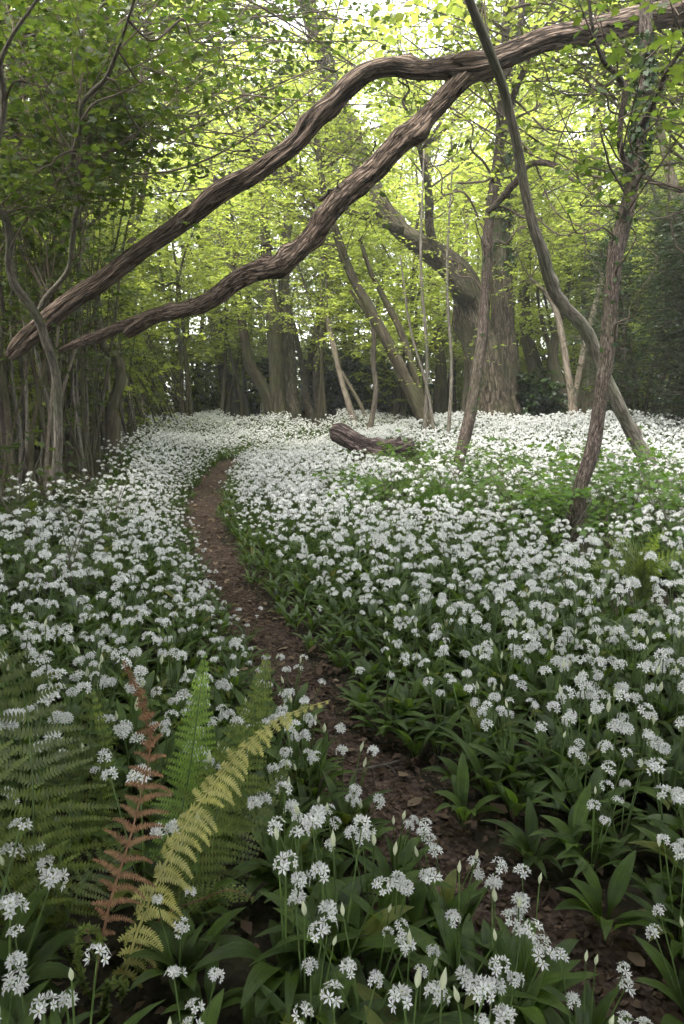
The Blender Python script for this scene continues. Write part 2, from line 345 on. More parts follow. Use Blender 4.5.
n = 420; ly = RNG.uniform(.7, 9, n); lx = xp(ly) + RNG.normal(0,.15,n); V_, Q_, T_ = np.array([(0,0,.0),(.3,-.28,.12),(.75,-.2,.05),(1,0,.12),(.75,.22,.1),(.3,.3,.03),(.5,0,.02)]), None, np.array([(6,k,(k+1) % 6) for k in range(6)])
scatter(g, V_, None, T_, rot_euler(RNG.normal(0,.3,n), RNG.normal(0,.3,n), RNG.uniform(0,6.3,n)), np.stack([lx, ly, h(lx,ly)+.018], -1), RNG.uniform(.02,.055,n), 1)
tag(g.obj('leaf_litter', [M['litter'], M['litter_pale']]), 'brown dead leaf litter and chips on the narrow earth path', 'leaf litter', kind='stuff')

p = gnd(375, 776); g = Geo()
tube(g, smooth([(p[0]-.05,p[1]-.01,p[2]+.02,.004),(p[0],p[1],p[2]+.026,.006),(p[0]+.04,p[1]+.02,p[2]+.024,.005),(p[0]+.075,p[1]+.03,p[2]+.03,.003)], 14), 7, .15, 4)
tube(g, smooth([(p[0]+.03,p[1]+.015,p[2]+.024,.003),(p[0]+.045,p[1]-.01,p[2]+.03,.002),(p[0]+.055,p[1]-.03,p[2]+.024,.0015)], 6), 5)
tag(g.obj('fallen_twig', [M['bark_grey']], attr=True), 'short broken grey twig lying across the middle of the earth path', 'twig')

# ------------------------------------------------------------------ ramsons (wild garlic)
def blade_attr(ns, W=0):
    t = np.linspace(0, 1, ns+1); return np.stack([np.tile([-1,0,1.], ns+1), np.repeat(t, 3), np.zeros(3*(ns+1))], -1)
def leaf_blade(L, W, el0, el1, ns, roll=0.0, fold=.25, cross=3):
    """one arching ramsons leaf from the origin along +x"""
    t = np.linspace(0, 1, ns+1); el = el0 + (el1-el0)*t**1.15
    dx = np.cos(el)*L/ns; dz = np.sin(el)*L/ns
    x = np.r_[0, np.cumsum(dx[:-1])]; z = np.r_[0, np.cumsum(dz[:-1])]
    s = np.clip((t-.22)/.78, 0, 1); w = W*.5*np.sin(PI*s**.8)**.85; w = np.maximum(w, np.where(t < .25, .0022, .0006))
    nxn = -np.sin(el); nz = np.cos(el)
    V = []
    for k in range(ns+1):
        c = np.array([x[k], 0, z[k]]); up = np.array([nxn[k], 0, nz[k]])
        V += [c + np.array([0, -w[k], 0]) + up*w[k]*fold, c, c + np.array([0, w[k], 0]) + up*w[k]*fold]
    V = np.array(V)
    cr, sr = math.cos(roll), math.sin(roll); y_, z_ = V[:,1].copy(), V[:,2].copy()
    V[:,1] = y_ + sr*.3*np.abs(V[:,0])*np.sin(V[:,0]/L*2)
    Q = []
    for k in range(ns):
        a = k*3; Q += [(a, a+1, a+4, a+3), (a+1, a+2, a+5, a+4)]
    return V, np.array(Q)
def rz(V, a):
    c, s = math.cos(a), math.sin(a); W = V.copy(); W[:,0] = V[:,0]*c - V[:,1]*s; W[:,1] = V[:,0]*s + V[:,1]*c; return W
def rosette(rd, n, ns, L=(.13,.225), W=(.025,.044)):
    g = Geo(); a0 = rd.uniform(0, 6.3)
    for k in range(n):
        V, Q = leaf_blade(rd.uniform(*L), rd.uniform(*W), rd.uniform(1.05, 1.45), rd.uniform(-.75, .35), ns, rd.normal(0,.6), rd.uniform(.1,.45))
        V = V + np.array([rd.uniform(.0,.02), 0, 0]); g.add(rz(V, a0 + k*2.399 + rd.normal(0,.3)), Q, A=blade_attr(ns) + np.array([0,0,k*1.7]))
    return g
def flower_head(rd, nf, lod, size=1.0):
    """umbel of star flowers, stalk joint at the origin"""
    g = Geo()
    for k in range(nf):
        u = 1 - (k+.5)/nf*rd.uniform(.75,1.2); a = k*2.39996 + rd.normal(0,.25); r = math.sqrt(max(0, 1-u*u))
        d = np.array([r*math.cos(a), r*math.sin(a), u + .15]); d += rd.normal(0,.2,3); d /= np.linalg.norm(d)
        pl = .0155*rd.uniform(.65,1.3)*size; c = d*pl + np.array([0,0,.004])
        a1 = np.cross(d, [0,0,1.0]); a1 = a1/ (np.linalg.norm(a1)+1e-9) if np.linalg.norm(a1) > .05 else np.array([1.,0,0]); b1 = np.cross(d, a1)
        ph = rd.uniform(0, 1); pr = .0112*rd.uniform(.85,1.15)*size; hw = .0024*size
        if lod == 0:
            op = rd.uniform(.15, .75)
            for q in range(6):
                t = ph + q*PI/3; e = a1*math.cos(t) + b1*math.sin(t); f = -a1*math.sin(t) + b1*math.cos(t)
                mid = c + e*pr*.55 + d*pr*.55*op
                g.add([c, mid - f*hw, c + e*pr + d*pr*(op-.1), mid + f*hw], [(0,1,2,3)], mat=0)
            s = .0019
            g.add([c-a1*s+d*.001, c-b1*s+d*.001, c+a1*s+d*.001, c+b1*s+d*.001, c+d*.0035], None, [(0,1,4),(1,2,4),(2,3,4),(3,0,4)], mat=1)
            w = .0006
            g.add([b1*0-a1*w, a1*w, c+a1*w, c-a1*w], [(0,1,2,3)], mat=2)
        elif lod == 1:
            for q in range(3):
                t = ph + q*PI/3; e = a1*math.cos(t) + b1*math.sin(t); f = -a1*math.sin(t) + b1*math.cos(t)
                g.add([c-e*pr+d*.004, c-f*hw*1.1, c+e*pr+d*.004, c+f*hw*1.1], [(0,1,2,3)], mat=0)
        else:
            g.add([c-a1*pr*.8, c-b1*pr*.8, c+a1*pr*.8, c+b1*pr*.8], [(0,1,2,3)], mat=0)
    return g
def stalk(rd, H, lean, seg=3, n=4):
    a = rd.uniform(0, 6.3); top = np.array([lean*math.cos(a), lean*math.sin(a), H]); mid = top*.5 + np.array([0,0,.03*H])
    g = Geo(); tube(g, smooth([(0,0,0,.0022),(*mid,.0019),(*top,.0015)], n), seg, cap=False)
    return g, top, top-mid

rd = np.random.default_rng(5)
FMAT = [M['petal'], M['eye'], M['stem']]
head_meshes = [flower_head(rd, nf, 0, sz).mesh('flower_head', FMAT, flat=True) for nf, sz in ((9,1.0),(13,.95),(16,.95),(7,.95))]
bg_ = Geo(); tube(bg_, smooth([(0,0,0,.0016),(0,0,.006,.0042),(.001,0,.014,.0050),(.002,0,.022,.0028),(.003,0,.030,.0004)], 10), 7, .05, 3); tube(bg_, [(0,0,-.004,.0015),(0,0,.002,.0016)], 5, mat=2)
head_meshes.append(bg_.mesh('flower_head', [M['bud'], M['eye'], M['stem']], attr=True))
VAR = []
for k, nh in enumerate((3, 2, 3, 3, 2, 0, 4, 3, 0, 4)):
    v = dict(nh=nh, leaves=rosette(rd, int(rd.integers(7, 12)), 8).mesh('ramsons_plant', [M['ramsons_near']], True), stems=[])
    for q in range(nh):
        sg, top, d = stalk(rd, rd.uniform(.19, .30), rd.uniform(.02, .10), 5, 7)
        v['stems'].append((sg.mesh('flower_stem', [M['stem']], attr=True), top, d, (4 if q == 2 and rd.random() < .5 else int(rd.integers(0, 4))), rd.uniform(.75, 1.15)))
    VAR.append(v)

# where they grow (not on the feet of trees, the log or the herb clumps)
herbs = [(395,500,.5,.42,'leafy green herb clump left of the grass tuft'), (470,505,.45,.4,'leafy green herb clump right of the dark slender tree foot'), (530,520,.5,.45,'broad leafy green clump left of the right foreground tree'), (560,545,.32,.34,'low leafy clump close at the left foot of the ivy-clad tree'), (610,530,.4,.42,'leafy clump at the right foot of the ivy-clad tree'),
         (640,510,.45,.4,'green clump beneath the winding pale stem'), (380,520,.35,.25,'low herb clump lying among flowers right of the path'), (672,545,.35,.4,'leafy clump at the right frame edge above the small fern'), (400,468,.45,.25,'low green clump just in front of the fallen log'), (500,480,.4,.3,'green clump between the two dark slender trees'),
         (15,535,.4,.45,'green leafy clump at the left frame edge'), (95,545,.35,.35,'dark leafy clump in front of the left thicket'), (60,600,.25,.3,'low dark clump in the flowers on the left')]
CLEAR = []
for px, py, r_, hh, lab in herbs: w_ = gnd(px, py+12); CLEAR.append((w_[0], w_[1], r_*.7))
for px, py, q in [(640,612,.24),(645,645,.16),(442,524,.2),(442,534,.15)]: w_ = gnd(px, py); CLEAR.append((w_[0], w_[1], q))
for px, py, q in [(582,552,.22),(455,489,.18),(665,492,.16),(433,440,.2)]:
    w_ = gnd(px, py); CLEAR += [(w_[0], w_[1], q), (w_[0]*.95, w_[1]*.95, q)]
for px in range(338, 412, 9):
    w_ = gnd(px, 461); CLEAR += [(w_[0], w_[1], .2), (w_[0]*.965, w_[1]*.965, .22), (w_[0]*.935, w_[1]*.935, .2), (w_[0]*.90, w_[1]*.90, .16)]
cell = .093
gy_ = np.arange(.3, 19, cell); gx_ = np.arange(-10, 10.5, cell)
PX, PY = np.meshgrid(gx_, gy_); PX = PX.ravel() + RNG.uniform(-.5,.5,PX.size)*cell*1.1; PY = PY.ravel() + RNG.uniform(-.5,.5,PY.size)*cell*1.1
D = PX - xp(PY)
def hedge_x(y): return np.interp(y, [0, 4, 4.8, 5.4, 6.5, 8, 10, 14, 18], [-2.7, -2.6, -2.2, -1.85, -2.0, -2.35, -2.9, -3.8, -4.6])
keep = (np.abs(PX) < .56*PY + 1.6) & (PX > hedge_x(PY) - .05 + RNG.normal(0,.25,len(PX)))
edge = .11 + .065*ss((PY-2)/6) + .03*np.sin(PY*6)*ss(PY-2)
keep &= (D > edge + .02 + RNG.normal(0,.025,len(D))) | (D < -edge - RNG.normal(.01,.025,len(D)))
keep &= PY < 16.8 + 1.3*np.sin(PX*1.3) + .6*np.sin(PX*3.1)
FERN = np.array([-.40, 1.02]); FERN2 = np.array([-.62, 1.12])
keep &= (np.hypot(PX-FERN[0], PY-FERN[1]) > .10)
near_cam = np.hypot(PX, PY) < .72; keep &= ~near_cam
keep &= ~((PX > -.95) & (PX < -.12) & (PY > .3) & (PY < .62))
for qx, qy, qr in CLEAR: keep &= np.hypot(PX-qx, PY-qy) > qr*RNG.uniform(.8,1.1,len(PX))
keep &= ~((RNG.random(len(PX)) < .6) & (np.abs(PX+.62) < .3) & (np.abs(PY-1.12) < .26))
keep &= ~((PX/PY > -.4) & (PX/PY < -.12) & (PY > 1.1) & (PY < 1.42)) | (RNG.random(len(PX)) < .5)
PX, PY, D = PX[keep], PY[keep], D[keep]
PZ = h(PX, PY)
low_ = .55 + .45*ss((np.abs(D)-.12)/.45)
low_ = np.where(PY < 2.2, np.maximum(low_, .82), low_)
# flowering chance: leafy strip by the path, patches, leafier under the right hand trees and in front
ns_ = np.array([noise.noise(Vector((x*.55, y*.45, 3.1))) for x, y in zip(PX, PY)])
ns2 = np.array([noise.noise(Vector((x*1.6, y*1.3, 8.1))) for x, y in zip(PX, PY)])
flo = 1.0 + .42*ns_ + .38*ns2
flo -= .95*((D > 0) & (D < .30 + .08*ns2)) * (1-ss((PY-6)/5))
flo -= .08*ss((PX-.2)/.8)*(1-ss((PY-1.6)/1.6))
flo -= .55*np.exp(-((PX-1.1)/.9)**2 - ((PY-4.6)/1.0)**2)
flo -= .45*np.exp(-((PX-.9)/.6)**2 - ((PY-6.2)/1.0)**2)
flo -= .35*ss((-PX-1.75)/.8)*(1-ss((PY-5)/3))
flo -= .05*(D < 0)*(D > -.5)*(1-ss((PY-1.4)/.6))
wedge = ((PX/PY > np.where(PY < .82, -.27, -.36)) & (PX/PY < -.10) & (PY > .55) & (PY < 1.15)); flo = np.where(wedge, flo*.2, flo)
thick = (D < 0) & (PY < 1.8) & ~wedge & (PX/PY > -.12); flo = np.where(thick, .97, flo)
flower = RNG.random(len(PX)) < np.clip(flo, .05, .98)
dist = np.hypot(PX, PY)
infr = np.abs(PX) < .5*PY + .12
order = np.argsort(np.where(infr & (PY > .6), dist, 1e6))
indiv = order[:296]; rest = order[296:]

LAND = [('the yellow fern frond', -.30, 1.2), ('the dark fern', -.66, 1.2), ('the bright green frond', -.28, 1.3), ('the broken twig on the path', .08, 1.85),
        ('the lower right corner', .75, 1.25), ('the bend in the near path', .25, 1.5), ('the right frame edge', 1.1, 2.2), ('the left frame edge', -1.0, 2.0), ('the small fern on the right', 1.3, 3.3)]
words = {0: 'no open flowers', 1: 'one white flower head', 2: 'two white flower heads', 3: 'three white flower heads', 4: 'four white flower heads'}
def clone(o, parent=None):
    c = o.copy(); C.objects.link(c)
    if parent is not None: c.parent = parent
    for ch in o.children: clone(ch, c)
    return c
proto = {}
def make_plant(v):
    root = bpy.data.objects.new('ramsons_plant', v['leaves']); C.objects.link(root)
    for me, top, d, hk, hs in v['stems']:
        s = bpy.data.objects.new('flower_stem', me); C.objects.link(s); s.parent = root
        f = bpy.data.objects.new('flower_head', head_meshes[hk]); C.objects.link(f); f.parent = s
        f.location = top; f.rotation_mode = 'QUATERNION'; f.rotation_quaternion = Vector((0,0,1)).rotation_difference(Vector(d).normalized()); f.scale = (hs,)*3
    return root
fl_v = [k for k, v in enumerate(VAR) if v['nh'] > 0]; fl_3 = [k for k, v in enumerate(VAR) if v['nh'] > 2]; no_v = [k for k, v in enumerate(VAR) if v['nh'] == 0]
for i in indiv:
    k = int(RNG.choice((fl_3 if thick[i] and RNG.random() < .75 else fl_v) if flower[i] else no_v))
    if k not in proto: proto[k] = make_plant(VAR[k]); o = proto[k]
    else: o = clone(proto[k])
    sc = RNG.uniform(.78, 1.08)*low_[i]*(.75 if wedge[i] else 1)*(.85 if dist[i] < 1.0 else 1); o.location = (PX[i], PY[i], PZ[i]-.004); o.rotation_euler = (RNG.normal(0,.06), RNG.normal(0,.06), RNG.uniform(0, 6.3)); o.scale = (sc,)*3
    side = 'left' if D[i] < 0 else 'right'
    lm = min(LAND, key=lambda q: (q[1]-PX[i])**2 + (q[2]-PY[i])**2)[0]
    tag(o, 'plant with %s, %s of path near %s' % (words[VAR[k]['nh']], side, lm), 'ramsons plant', 'ramsons plants along the near path')

# the rest, past three hundred: one carpet
car = Geo()
def scatter_geo(car, gg, idx, sc, tilt=.06, dz=None):
    V, Q, T, qm, tm, A = gg.arrays(); n = len(idx)
    R = rot_euler(RNG.normal(0,tilt,n), RNG.normal(0,tilt,n), RNG.uniform(0,6.3,n))
    scatter(car, V, Q, T, R, np.stack([PX[idx], PY[idx], PZ[idx]], -1), sc, qm=qm, tm=tm)
def remap(gg, m):
    gg.qm = [np.array(m)[q] for q in gg.qm]; gg.tm = [np.array(m)[q] for q in gg.tm]; return gg
CM = [M['ramsons'], M['stem'], M['petal'], M['eye']]
def variant(rd, lod, nh):
    gg = rosette(rd, int(rd.integers(6, 9)) if lod < 2 else 4, (6, 4, 3)[lod])
    for q in range(nh):
        sg, top, d = stalk(rd, rd.uniform(.17, .32), rd.uniform(.02, .12), 3, 4 if lod < 2 else 3); V, Q, T, qm, tm, A = sg.arrays(); gg.add(V, Q, T, 1)
        hg = flower_head(rd, int(rd.integers(8, 17)) if lod == 0 else (12 if lod == 1 else 9), min(lod, 2), 1.0 if lod < 1 else 1.12); V, Q, T, qm, tm, A = hg.arrays()
        mm = np.array([2, 3, 1]); V = V*rd.uniform(.65, 1.12)
        gg.add(V + top, Q, None, mm[qm]); 
        if len(T): gg.T.append(T + gg.n - len(V)); gg.tm.append(mm[tm])
    return gg
lodof = np.where(dist[rest] < 4.2, 0, np.where(dist[rest] < 8, 1, 2))
for lod in range(3):
    vs = [(variant(rd, lod, nh), nh) for nh in ((2,2,3,3,1,3) if lod < 1 else (3,3,4,4,3,5))] + [(variant(rd, lod, 0), 0) for _ in range(2)]
    idx = rest[lodof == lod]
    ch = np.where(flower[idx], RNG.integers(0, 6, len(idx)), 6 + RNG.integers(0, 2, len(idx)))
    for k, (gg, nh) in enumerate(vs):
        sub = idx[ch == k]
        scatter_geo(car, gg, sub, RNG.uniform(.82, 1.15, len(sub))*low_[sub])
print('carpet', car.n, len(rest), len(indiv))
tag(car.obj('ramsons_carpet', CM), 'white flowering ramsons carpeting both banks of the path into the distance', 'ramsons', kind='stuff')

# ------------------------------------------------------------------ leaves, twigs, crowns
def maple():
    o = [(0,0),(.16,-.10),(.20,-.38),(.42,-.26),(.62,-.50),(.66,-.20),(1.0,0),(.66,.20),(.62,.50),(.42,.26),(.20,.38),(.16,.10)]
    V = np.array([(x, y, .10*abs(y) - .12*x*x) for x, y in o] + [(.45,0,-.03)])
    T = np.array([(12, k, (k+1) % 12) for k in range(12)]); return V, None, T
def kite():
    V = np.array([(0,0,0),(.45,-.30,.06),(1,0,-.10),(.45,.30,.06)]); return V, None, np.array([(0,1,2),(0,2,3)])
def oval():
    V = np.array([(0,0,0),(.25,-.27,.05),(.62,-.28,.03),(1,0,-.12),(.62,.28,.03),(.25,.27,.05),(.5,0,-.02)])
    return V, None, np.array([(6,k,(k+1) % 6) for k in range(6)])
def needle():
    V = np.array([(0,0,0),(.5,-.11,.0),(1,0,-.1),(.5,.11,.0)]); return V, np.array([[0,1,2,3]]), None
LEAF = dict(maple=maple(), kite=kite(), oval=oval(), needle=needle())

def basis(ax, up):
    ax = ax/(np.linalg.norm(ax, axis=1)[:, None]+1e-9); y = np.cross(up, ax); y /= np.linalg.norm(y, axis=1)[:, None]+1e-9
    return np.stack([ax, y, np.cross(ax, y)], -1)
def leaves_at(g, P, ax, size, kind, rd, tilt=.4, mat=0):
    n = len(P); up = np.array([0,0,1.]) + rd.normal(0, tilt, (n,3)); ax = ax + rd.normal(0,.25,(n,3))
    V, Q, T = LEAF[kind]; scatter(g, V, Q, T, basis(ax, up), P, size*rd.uniform(.6,1.2,n), mat)

def crown(rd, trunks, targets, leaf='kite', size=.085, twigs=7, lpt=14, r0=.02, droop=.15, twl=(.3,.65), wood=None, fol=None, start_from=.35, crook=.08, tilt=.4, wmat=0):
    """branches from the trunks out to the targets, twigs along them, leaves along the twigs"""
    wood = wood or Geo(); fol = fol or Geo()
    allp = np.concatenate([t for t in trunks]); LP, LA = [], []
    for tg in targets:
        tg = np.asarray(tg, float)
        dd = np.linalg.norm(allp[:, :3]-tg, axis=1) + 2.0*np.maximum(0, allp[:, 2]-tg[2]+.25*np.linalg.norm(allp[:, :2]-tg[:2], axis=1))
        j = int(np.argmin(dd)); s = allp[j, :3]; L = np.linalg.norm(tg-s)
        if L < .15: continue
        mid = (s+tg)/2 + np.array([0,0,L*rd.uniform(.0,.22)]) + rd.normal(0, crook*L, 3)
        q1 = s*.72+tg*.28 + np.array([0,0,L*.06]) + rd.normal(0, crook*L*.6, 3)
        rr = min(allp[j,3]*.7, r0*(.35+.25*L)); B = smooth([(*s, rr), (*q1, rr*.8), (*mid, rr*.55), (*tg, rr*.2+.0012)], max(6, int(L*5)))
        tube(wood, B, 5, cap=False, mat=wmat, seed=int(rd.integers(99)))
        bd = tg - s; bd /= L
        for t in np.linspace(start_from, 1, twigs):
            k = min(len(B)-1, int(t*(len(B)-1))); p = B[k, :3]
            a = rd.normal(0, 1, 3); a[2] *= .35; d = bd*.5 + a*.75 + np.array([0,0,.05]); d /= np.linalg.norm(d); l = rd.uniform(*twl)
            e = p + d*l + np.array([0,0,-droop*l]); m = (p+e)/2 + np.array([0,0,.08*l]) + rd.normal(0,.06*l,3)
            r = max(.0012, B[k,3]*.45); tube(wood, smooth([(*p, r), (*m, r*.7), (*e, r*.35)], 4), 3, cap=False, mat=wmat)
            tt = np.linspace(.12, 1.04, lpt)[:, None]; P = (1-tt)**2*p + 2*tt*(1-tt)*m + tt**2*e
            sd = np.cross(d, [0,0,1.]); sd /= np.linalg.norm(sd)+1e-9; sg = np.where(np.arange(lpt) % 2, 1, -1)[:, None]
            LP.append(P + rd.normal(0,.012,(lpt,3))); LA.append(d*.6 + sd*sg*.9 + np.array([0,0,-.18]))
    if LP: leaves_at(fol, np.concatenate(LP), np.concatenate(LA), size, leaf, rd, tilt)
    return wood, fol

def crooked(g, P0, P1, n, amp, r0, r1, seed, segs=5, mat=0):
    rd = np.random.default_rng(seed); P0 = np.asarray(P0, float); P1 = np.asarray(P1, float); L = np.linalg.norm(P1-P0)
    pts = [(*(P0+(P1-P0)*t + (rd.normal(0, amp*L, 3) if 0 < t < 1 else 0)), r0+(r1-r0)*t) for t in np.linspace(0, 1, n)]
    c = smooth(pts, n*4); tube(g, c, segs, cap=False, seed=seed, mat=mat); return c

def trace(pts, Y0, Y1=None, n=60, base=None):
    """pixel outline points (x, y, width in pixels) -> a curve in the wood, Y going from Y0 to Y1"""
    Y1 = Y0 if Y1 is None else Y1; out = []
    for i, q in enumerate(pts):
        t = i/(len(pts)-1); Yc = (Y0 + (Y1-Y0)*t) if len(q) < 4 else q[3]
        w = at(q[0], q[1], Yc); dep = (w-CAM) @ np.array([0, CP, -SP]); out.append((*w, q[2]/2*dep/FPX))
    return smooth(out, n)
def ell(rd, n, c, r, zmin=None):
    d = rd.normal(0, 1, (n,3)); d /= np.linalg.norm(d, axis=1)[:, None]; P = np.array(c) + d*np.array(r)*(rd.uniform(.25,1,(n,1))**.6)
    if zmin is not None: P[:,2] = np.maximum(P[:,2], zmin + rd.uniform(0,.5,n))
    return P

def flare(c, k=1.5, L=.35):
    d = np.r_[0, np.cumsum(np.linalg.norm(np.diff(c[:, :3], axis=0), axis=1))]; c = c.copy(); c[:,3] *= 1 + (k-1)*np.exp(-d/L); return c
def sink(c, dz=.12):
    b = c[0].copy(); dz = max(.12, dz); b[2] -= dz; b[3] *= 1.1; return np.vstack([b, c])

def merge_crown(W, F, root, lm):
    if W.n:
        V, Q, T, qm, tm, A = W.arrays(); F.add(V, Q, T, 1, A)
    if F.n: F.obj('crown', [lm, M['twig']], root, attr=True)
def tree(name, label, cat, stems, targets=None, bark='bark_far', leafm='leaf_spring', group=None, segs=10, amp=.10, flarek=1.5, extra=None, seed=0, knots=0, rings=None, **kw):
    """stems: curves base->tip. First is the trunk, the others branches of it."""
    b = stems[0][0, :3].copy(); root = empty(name, b, label, cat, group); off = np.array([*b, 0])
    for k, c in enumerate(stems):
        c = c - off
        if k == 0 or (name == 'old_tree' and k == 1): c = sink(flare(c, flarek, max(.15, 3*c[0,3])), b[2]-float(h(b[0], b[1]))+.12)
        g = Geo(); tube(g, c, segs, amp, seed*7+k+1, knots=knots)
        o = g.obj('trunk' if k == 0 else 'branch', [M[bark]], root, attr=True)
    W, F = Geo(), Geo(); rd = np.random.default_rng(seed+100)
    if extra is not None: extra(W, rd, b)
    if targets is not None and len(targets):
        crown(rd, [s - off for s in stems], np.asarray(targets)-b, wood=W, fol=F, **kw)
    merge_crown(W, F, root, M[leafm])
    return root

# ---- the great gnarled limb overhead
def Ls(px, py, w, Y): return (px, py, w, Y)
main = trace([Ls(1000,330,46,6.30), Ls(960,190,44,6.20), Ls(880,75,42,5.90), Ls(780,22,36,5.50), Ls(700,10,32,5.20), Ls(640,19,30,5.05), Ls(592,31,30,4.95), Ls(542,40,29,4.85), Ls(507,54,32,4.78), Ls(477,65,36,4.72), Ls(445,68,28,4.78),
              Ls(417,70,25,4.82), Ls(392,67,24,4.86), Ls(370,71,25,4.90), Ls(350,85,28,4.93), Ls(335,100,27,4.96), Ls(318,117,27,4.98), Ls(300,139,26,5.01), Ls(276,158,25,5.05), Ls(250,176,25,5.09), Ls(228,187,27,5.13), Ls(213,197,27,5.15), Ls(195,213,23,5.18), Ls(170,231,22,5.22), Ls(135,256,22,5.27), Ls(100,282,23,5.33), Ls(70,301,23,5.38),
              Ls(45,322,24,5.42), Ls(28,337,23,5.45), Ls(17,348,20,5.45), Ls(9,357,12,5.45)], 5, n=330)
low = trace([Ls(506,56,14,4.86), Ls(492,60,22,4.80), Ls(478,67,29,4.76), Ls(462,80,30,4.75), Ls(450,93,29,4.77), Ls(434,110,30,4.80), Ls(417,127,31,4.82), Ls(401,142,29,4.85), Ls(387,156,28,4.87), Ls(372,172,27,4.90), Ls(362,180,27,4.91), Ls(342,198,28,4.94), Ls(328,215,27,4.97), Ls(318,229,26,4.98), Ls(297,252,26,5.02), Ls(280,265,24,5.04), Ls(250,274,22,5.09),
             Ls(232,284,22,5.12), Ls(215,297,23,5.15), Ls(195,306,21,5.18), Ls(175,312,19,5.21), Ls(152,317,19,5.25), Ls(134,328,19,5.28), Ls(126,334,14,5.29)], 4.6, n=220)
thin = trace([Ls(180,311,13,5.20), Ls(150,318,13,5.25), Ls(122,326,13,5.30), Ls(102,335,12,5.33), Ls(82,342,9,5.36), Ls(60,350,5,5.39)], 4.5, n=60)
stub = trace([Ls(224,192,16,5.13), Ls(217,182,9,5.14), Ls(214,177,3,5.15)], 4.3, n=14)
b0 = np.array([main[0,0], main[0,1], float(h(main[0,0], main[0,1]))])
off = np.array([*b0, 0])
foot = smooth([(b0[0]+.25, b0[1]+.1, b0[2]-.15, .30), (b0[0]+.18, b0[1]+.06, b0[2]+.5, .24), (b0[0]+.05, b0[1]+.02, b0[2]+1.0, .22), tuple(main[0])], 60)
main2 = np.vstack([foot[:-1], main]); 
root = empty('leaning_tree', b0, 'thick gnarled brown limb forking and arching low across the whole woodland path', 'tree')
g = Geo(); main2[:,3] *= .72; low[:,3] *= .73; thin[:,3] *= .85; tube(g, main2-off, 40, .15, 3, knots=46); g.obj('trunk', [M['bark_limb']], root, attr=True)
g = Geo(); tube(g, low-off, 36, .14, 8, knots=34); g.obj('branch', [M['bark_limb']], root, attr=True)
g = Geo(); tube(g, thin-off, 16, .16, 12, knots=3); g.obj('branch', [M['bark_limb']], root, attr=True)
g = Geo(); tube(g, stub-off, 12, .2, 15); g.obj('broken_stub', [M['bark_limb']], root, attr=True)

rk = np.random.default_rng(66)
for k in range(11):
    src = main2 if k % 2 else low; j = int(rk.uniform(.28 if k % 2 else .1, .92)*(len(src)-1)); p0 = src[j, :3]-b0*[1,1,0]; d = rk.normal(0,.25,3) + np.array([-.12, 0, rk.choice([-.05,.22,.3])])
    g = Geo(); c = crooked(g, p0, p0+d, 6, .06, rk.uniform(.007,.014), .002, k+900, 6)
    for q in (9, 15): crooked(g, c[q, :3], c[q, :3]+rk.normal(0,.12,3), 4, .08, .004, .001, k*3+q+900, 4)
    g.obj('twig', [M['bark_dark']], root, attr=True)
# ---- right hand foreground tree A
bA = gnd(582, 552); YA = bA[1]; print('A', bA)
A = trace([(582,552,24), (580,528,19), (578,505,17), (581,485,17), (590,458,17), (600,405,16.5), (608,346,16), (612,290,17), (615,256,17), (620,235,18), (627,205,16), (634,172,16), (641,125,14.5), (645,75,14), (646,20,13.5), (648,-60,13), (655,-190,11), (668,-330,8)], YA, YA+.5, n=150)
A[:,3] *= .85
A2 = trace([(629,172,7), (621,150,5.5), (621,115,5), (625,88,6), (616,74,5), (606,64,4.5), (597,45,3.5), (590,10,3), (588,-30,2.5)], YA+.2, YA, n=60)
A3 = trace([(642,125,6), (655,100,5), (668,70,4), (690,40,3)], YA+.25, YA-.3, n=30)
def extraA(W, rd, b):
    for k, (q0, q1) in enumerate([((625,215),(560,190)), ((618,240),(552,215)), ((640,140),(684,90)), ((606,345),(640,300)), ((634,172),(600,120)), ((622,115),(575,70)), ((645,60),(690,10)), ((625,90),(600,20)), ((612,290),(650,200))]):
        P0 = at(*q0, YA+.25)-b; P1 = at(*q1, YA-.1-.1*k % .5)-b; c = crooked(W, P0, P1, 6, .035, .007, .0025, k+3)
        for j in (9, 14, 19): crooked(W, c[min(j, len(c)-1), :3], c[min(j, len(c)-1), :3] + rd.normal(0,.16,3) + np.array([0,0,.08]), 4, .07, .003, .001, k*5+j)
tA = np.array([at(x, y, Y) for x, y, Y in [(675,15,3.2),(690,35,3.3),(660,5,3.4),(700,60,3.3),(640,-30,3.6),(560,-40,3.8),(600,-70,3.9),(690,-60,3.8),(520,-60,4.1),(660,120,4.2),(590,170,4.6)]])
tree('slender_tree', 'dark crooked slender tree with ivy on its stem, in the right foreground', 'tree', [A, A2, A3], tA, 'bark_dark', 'leaf_near', segs=14, amp=.12, flarek=1.35, extra=extraA, seed=1, leaf='maple', size=.085, twigs=4, lpt=6, r0=.01, knots=10)

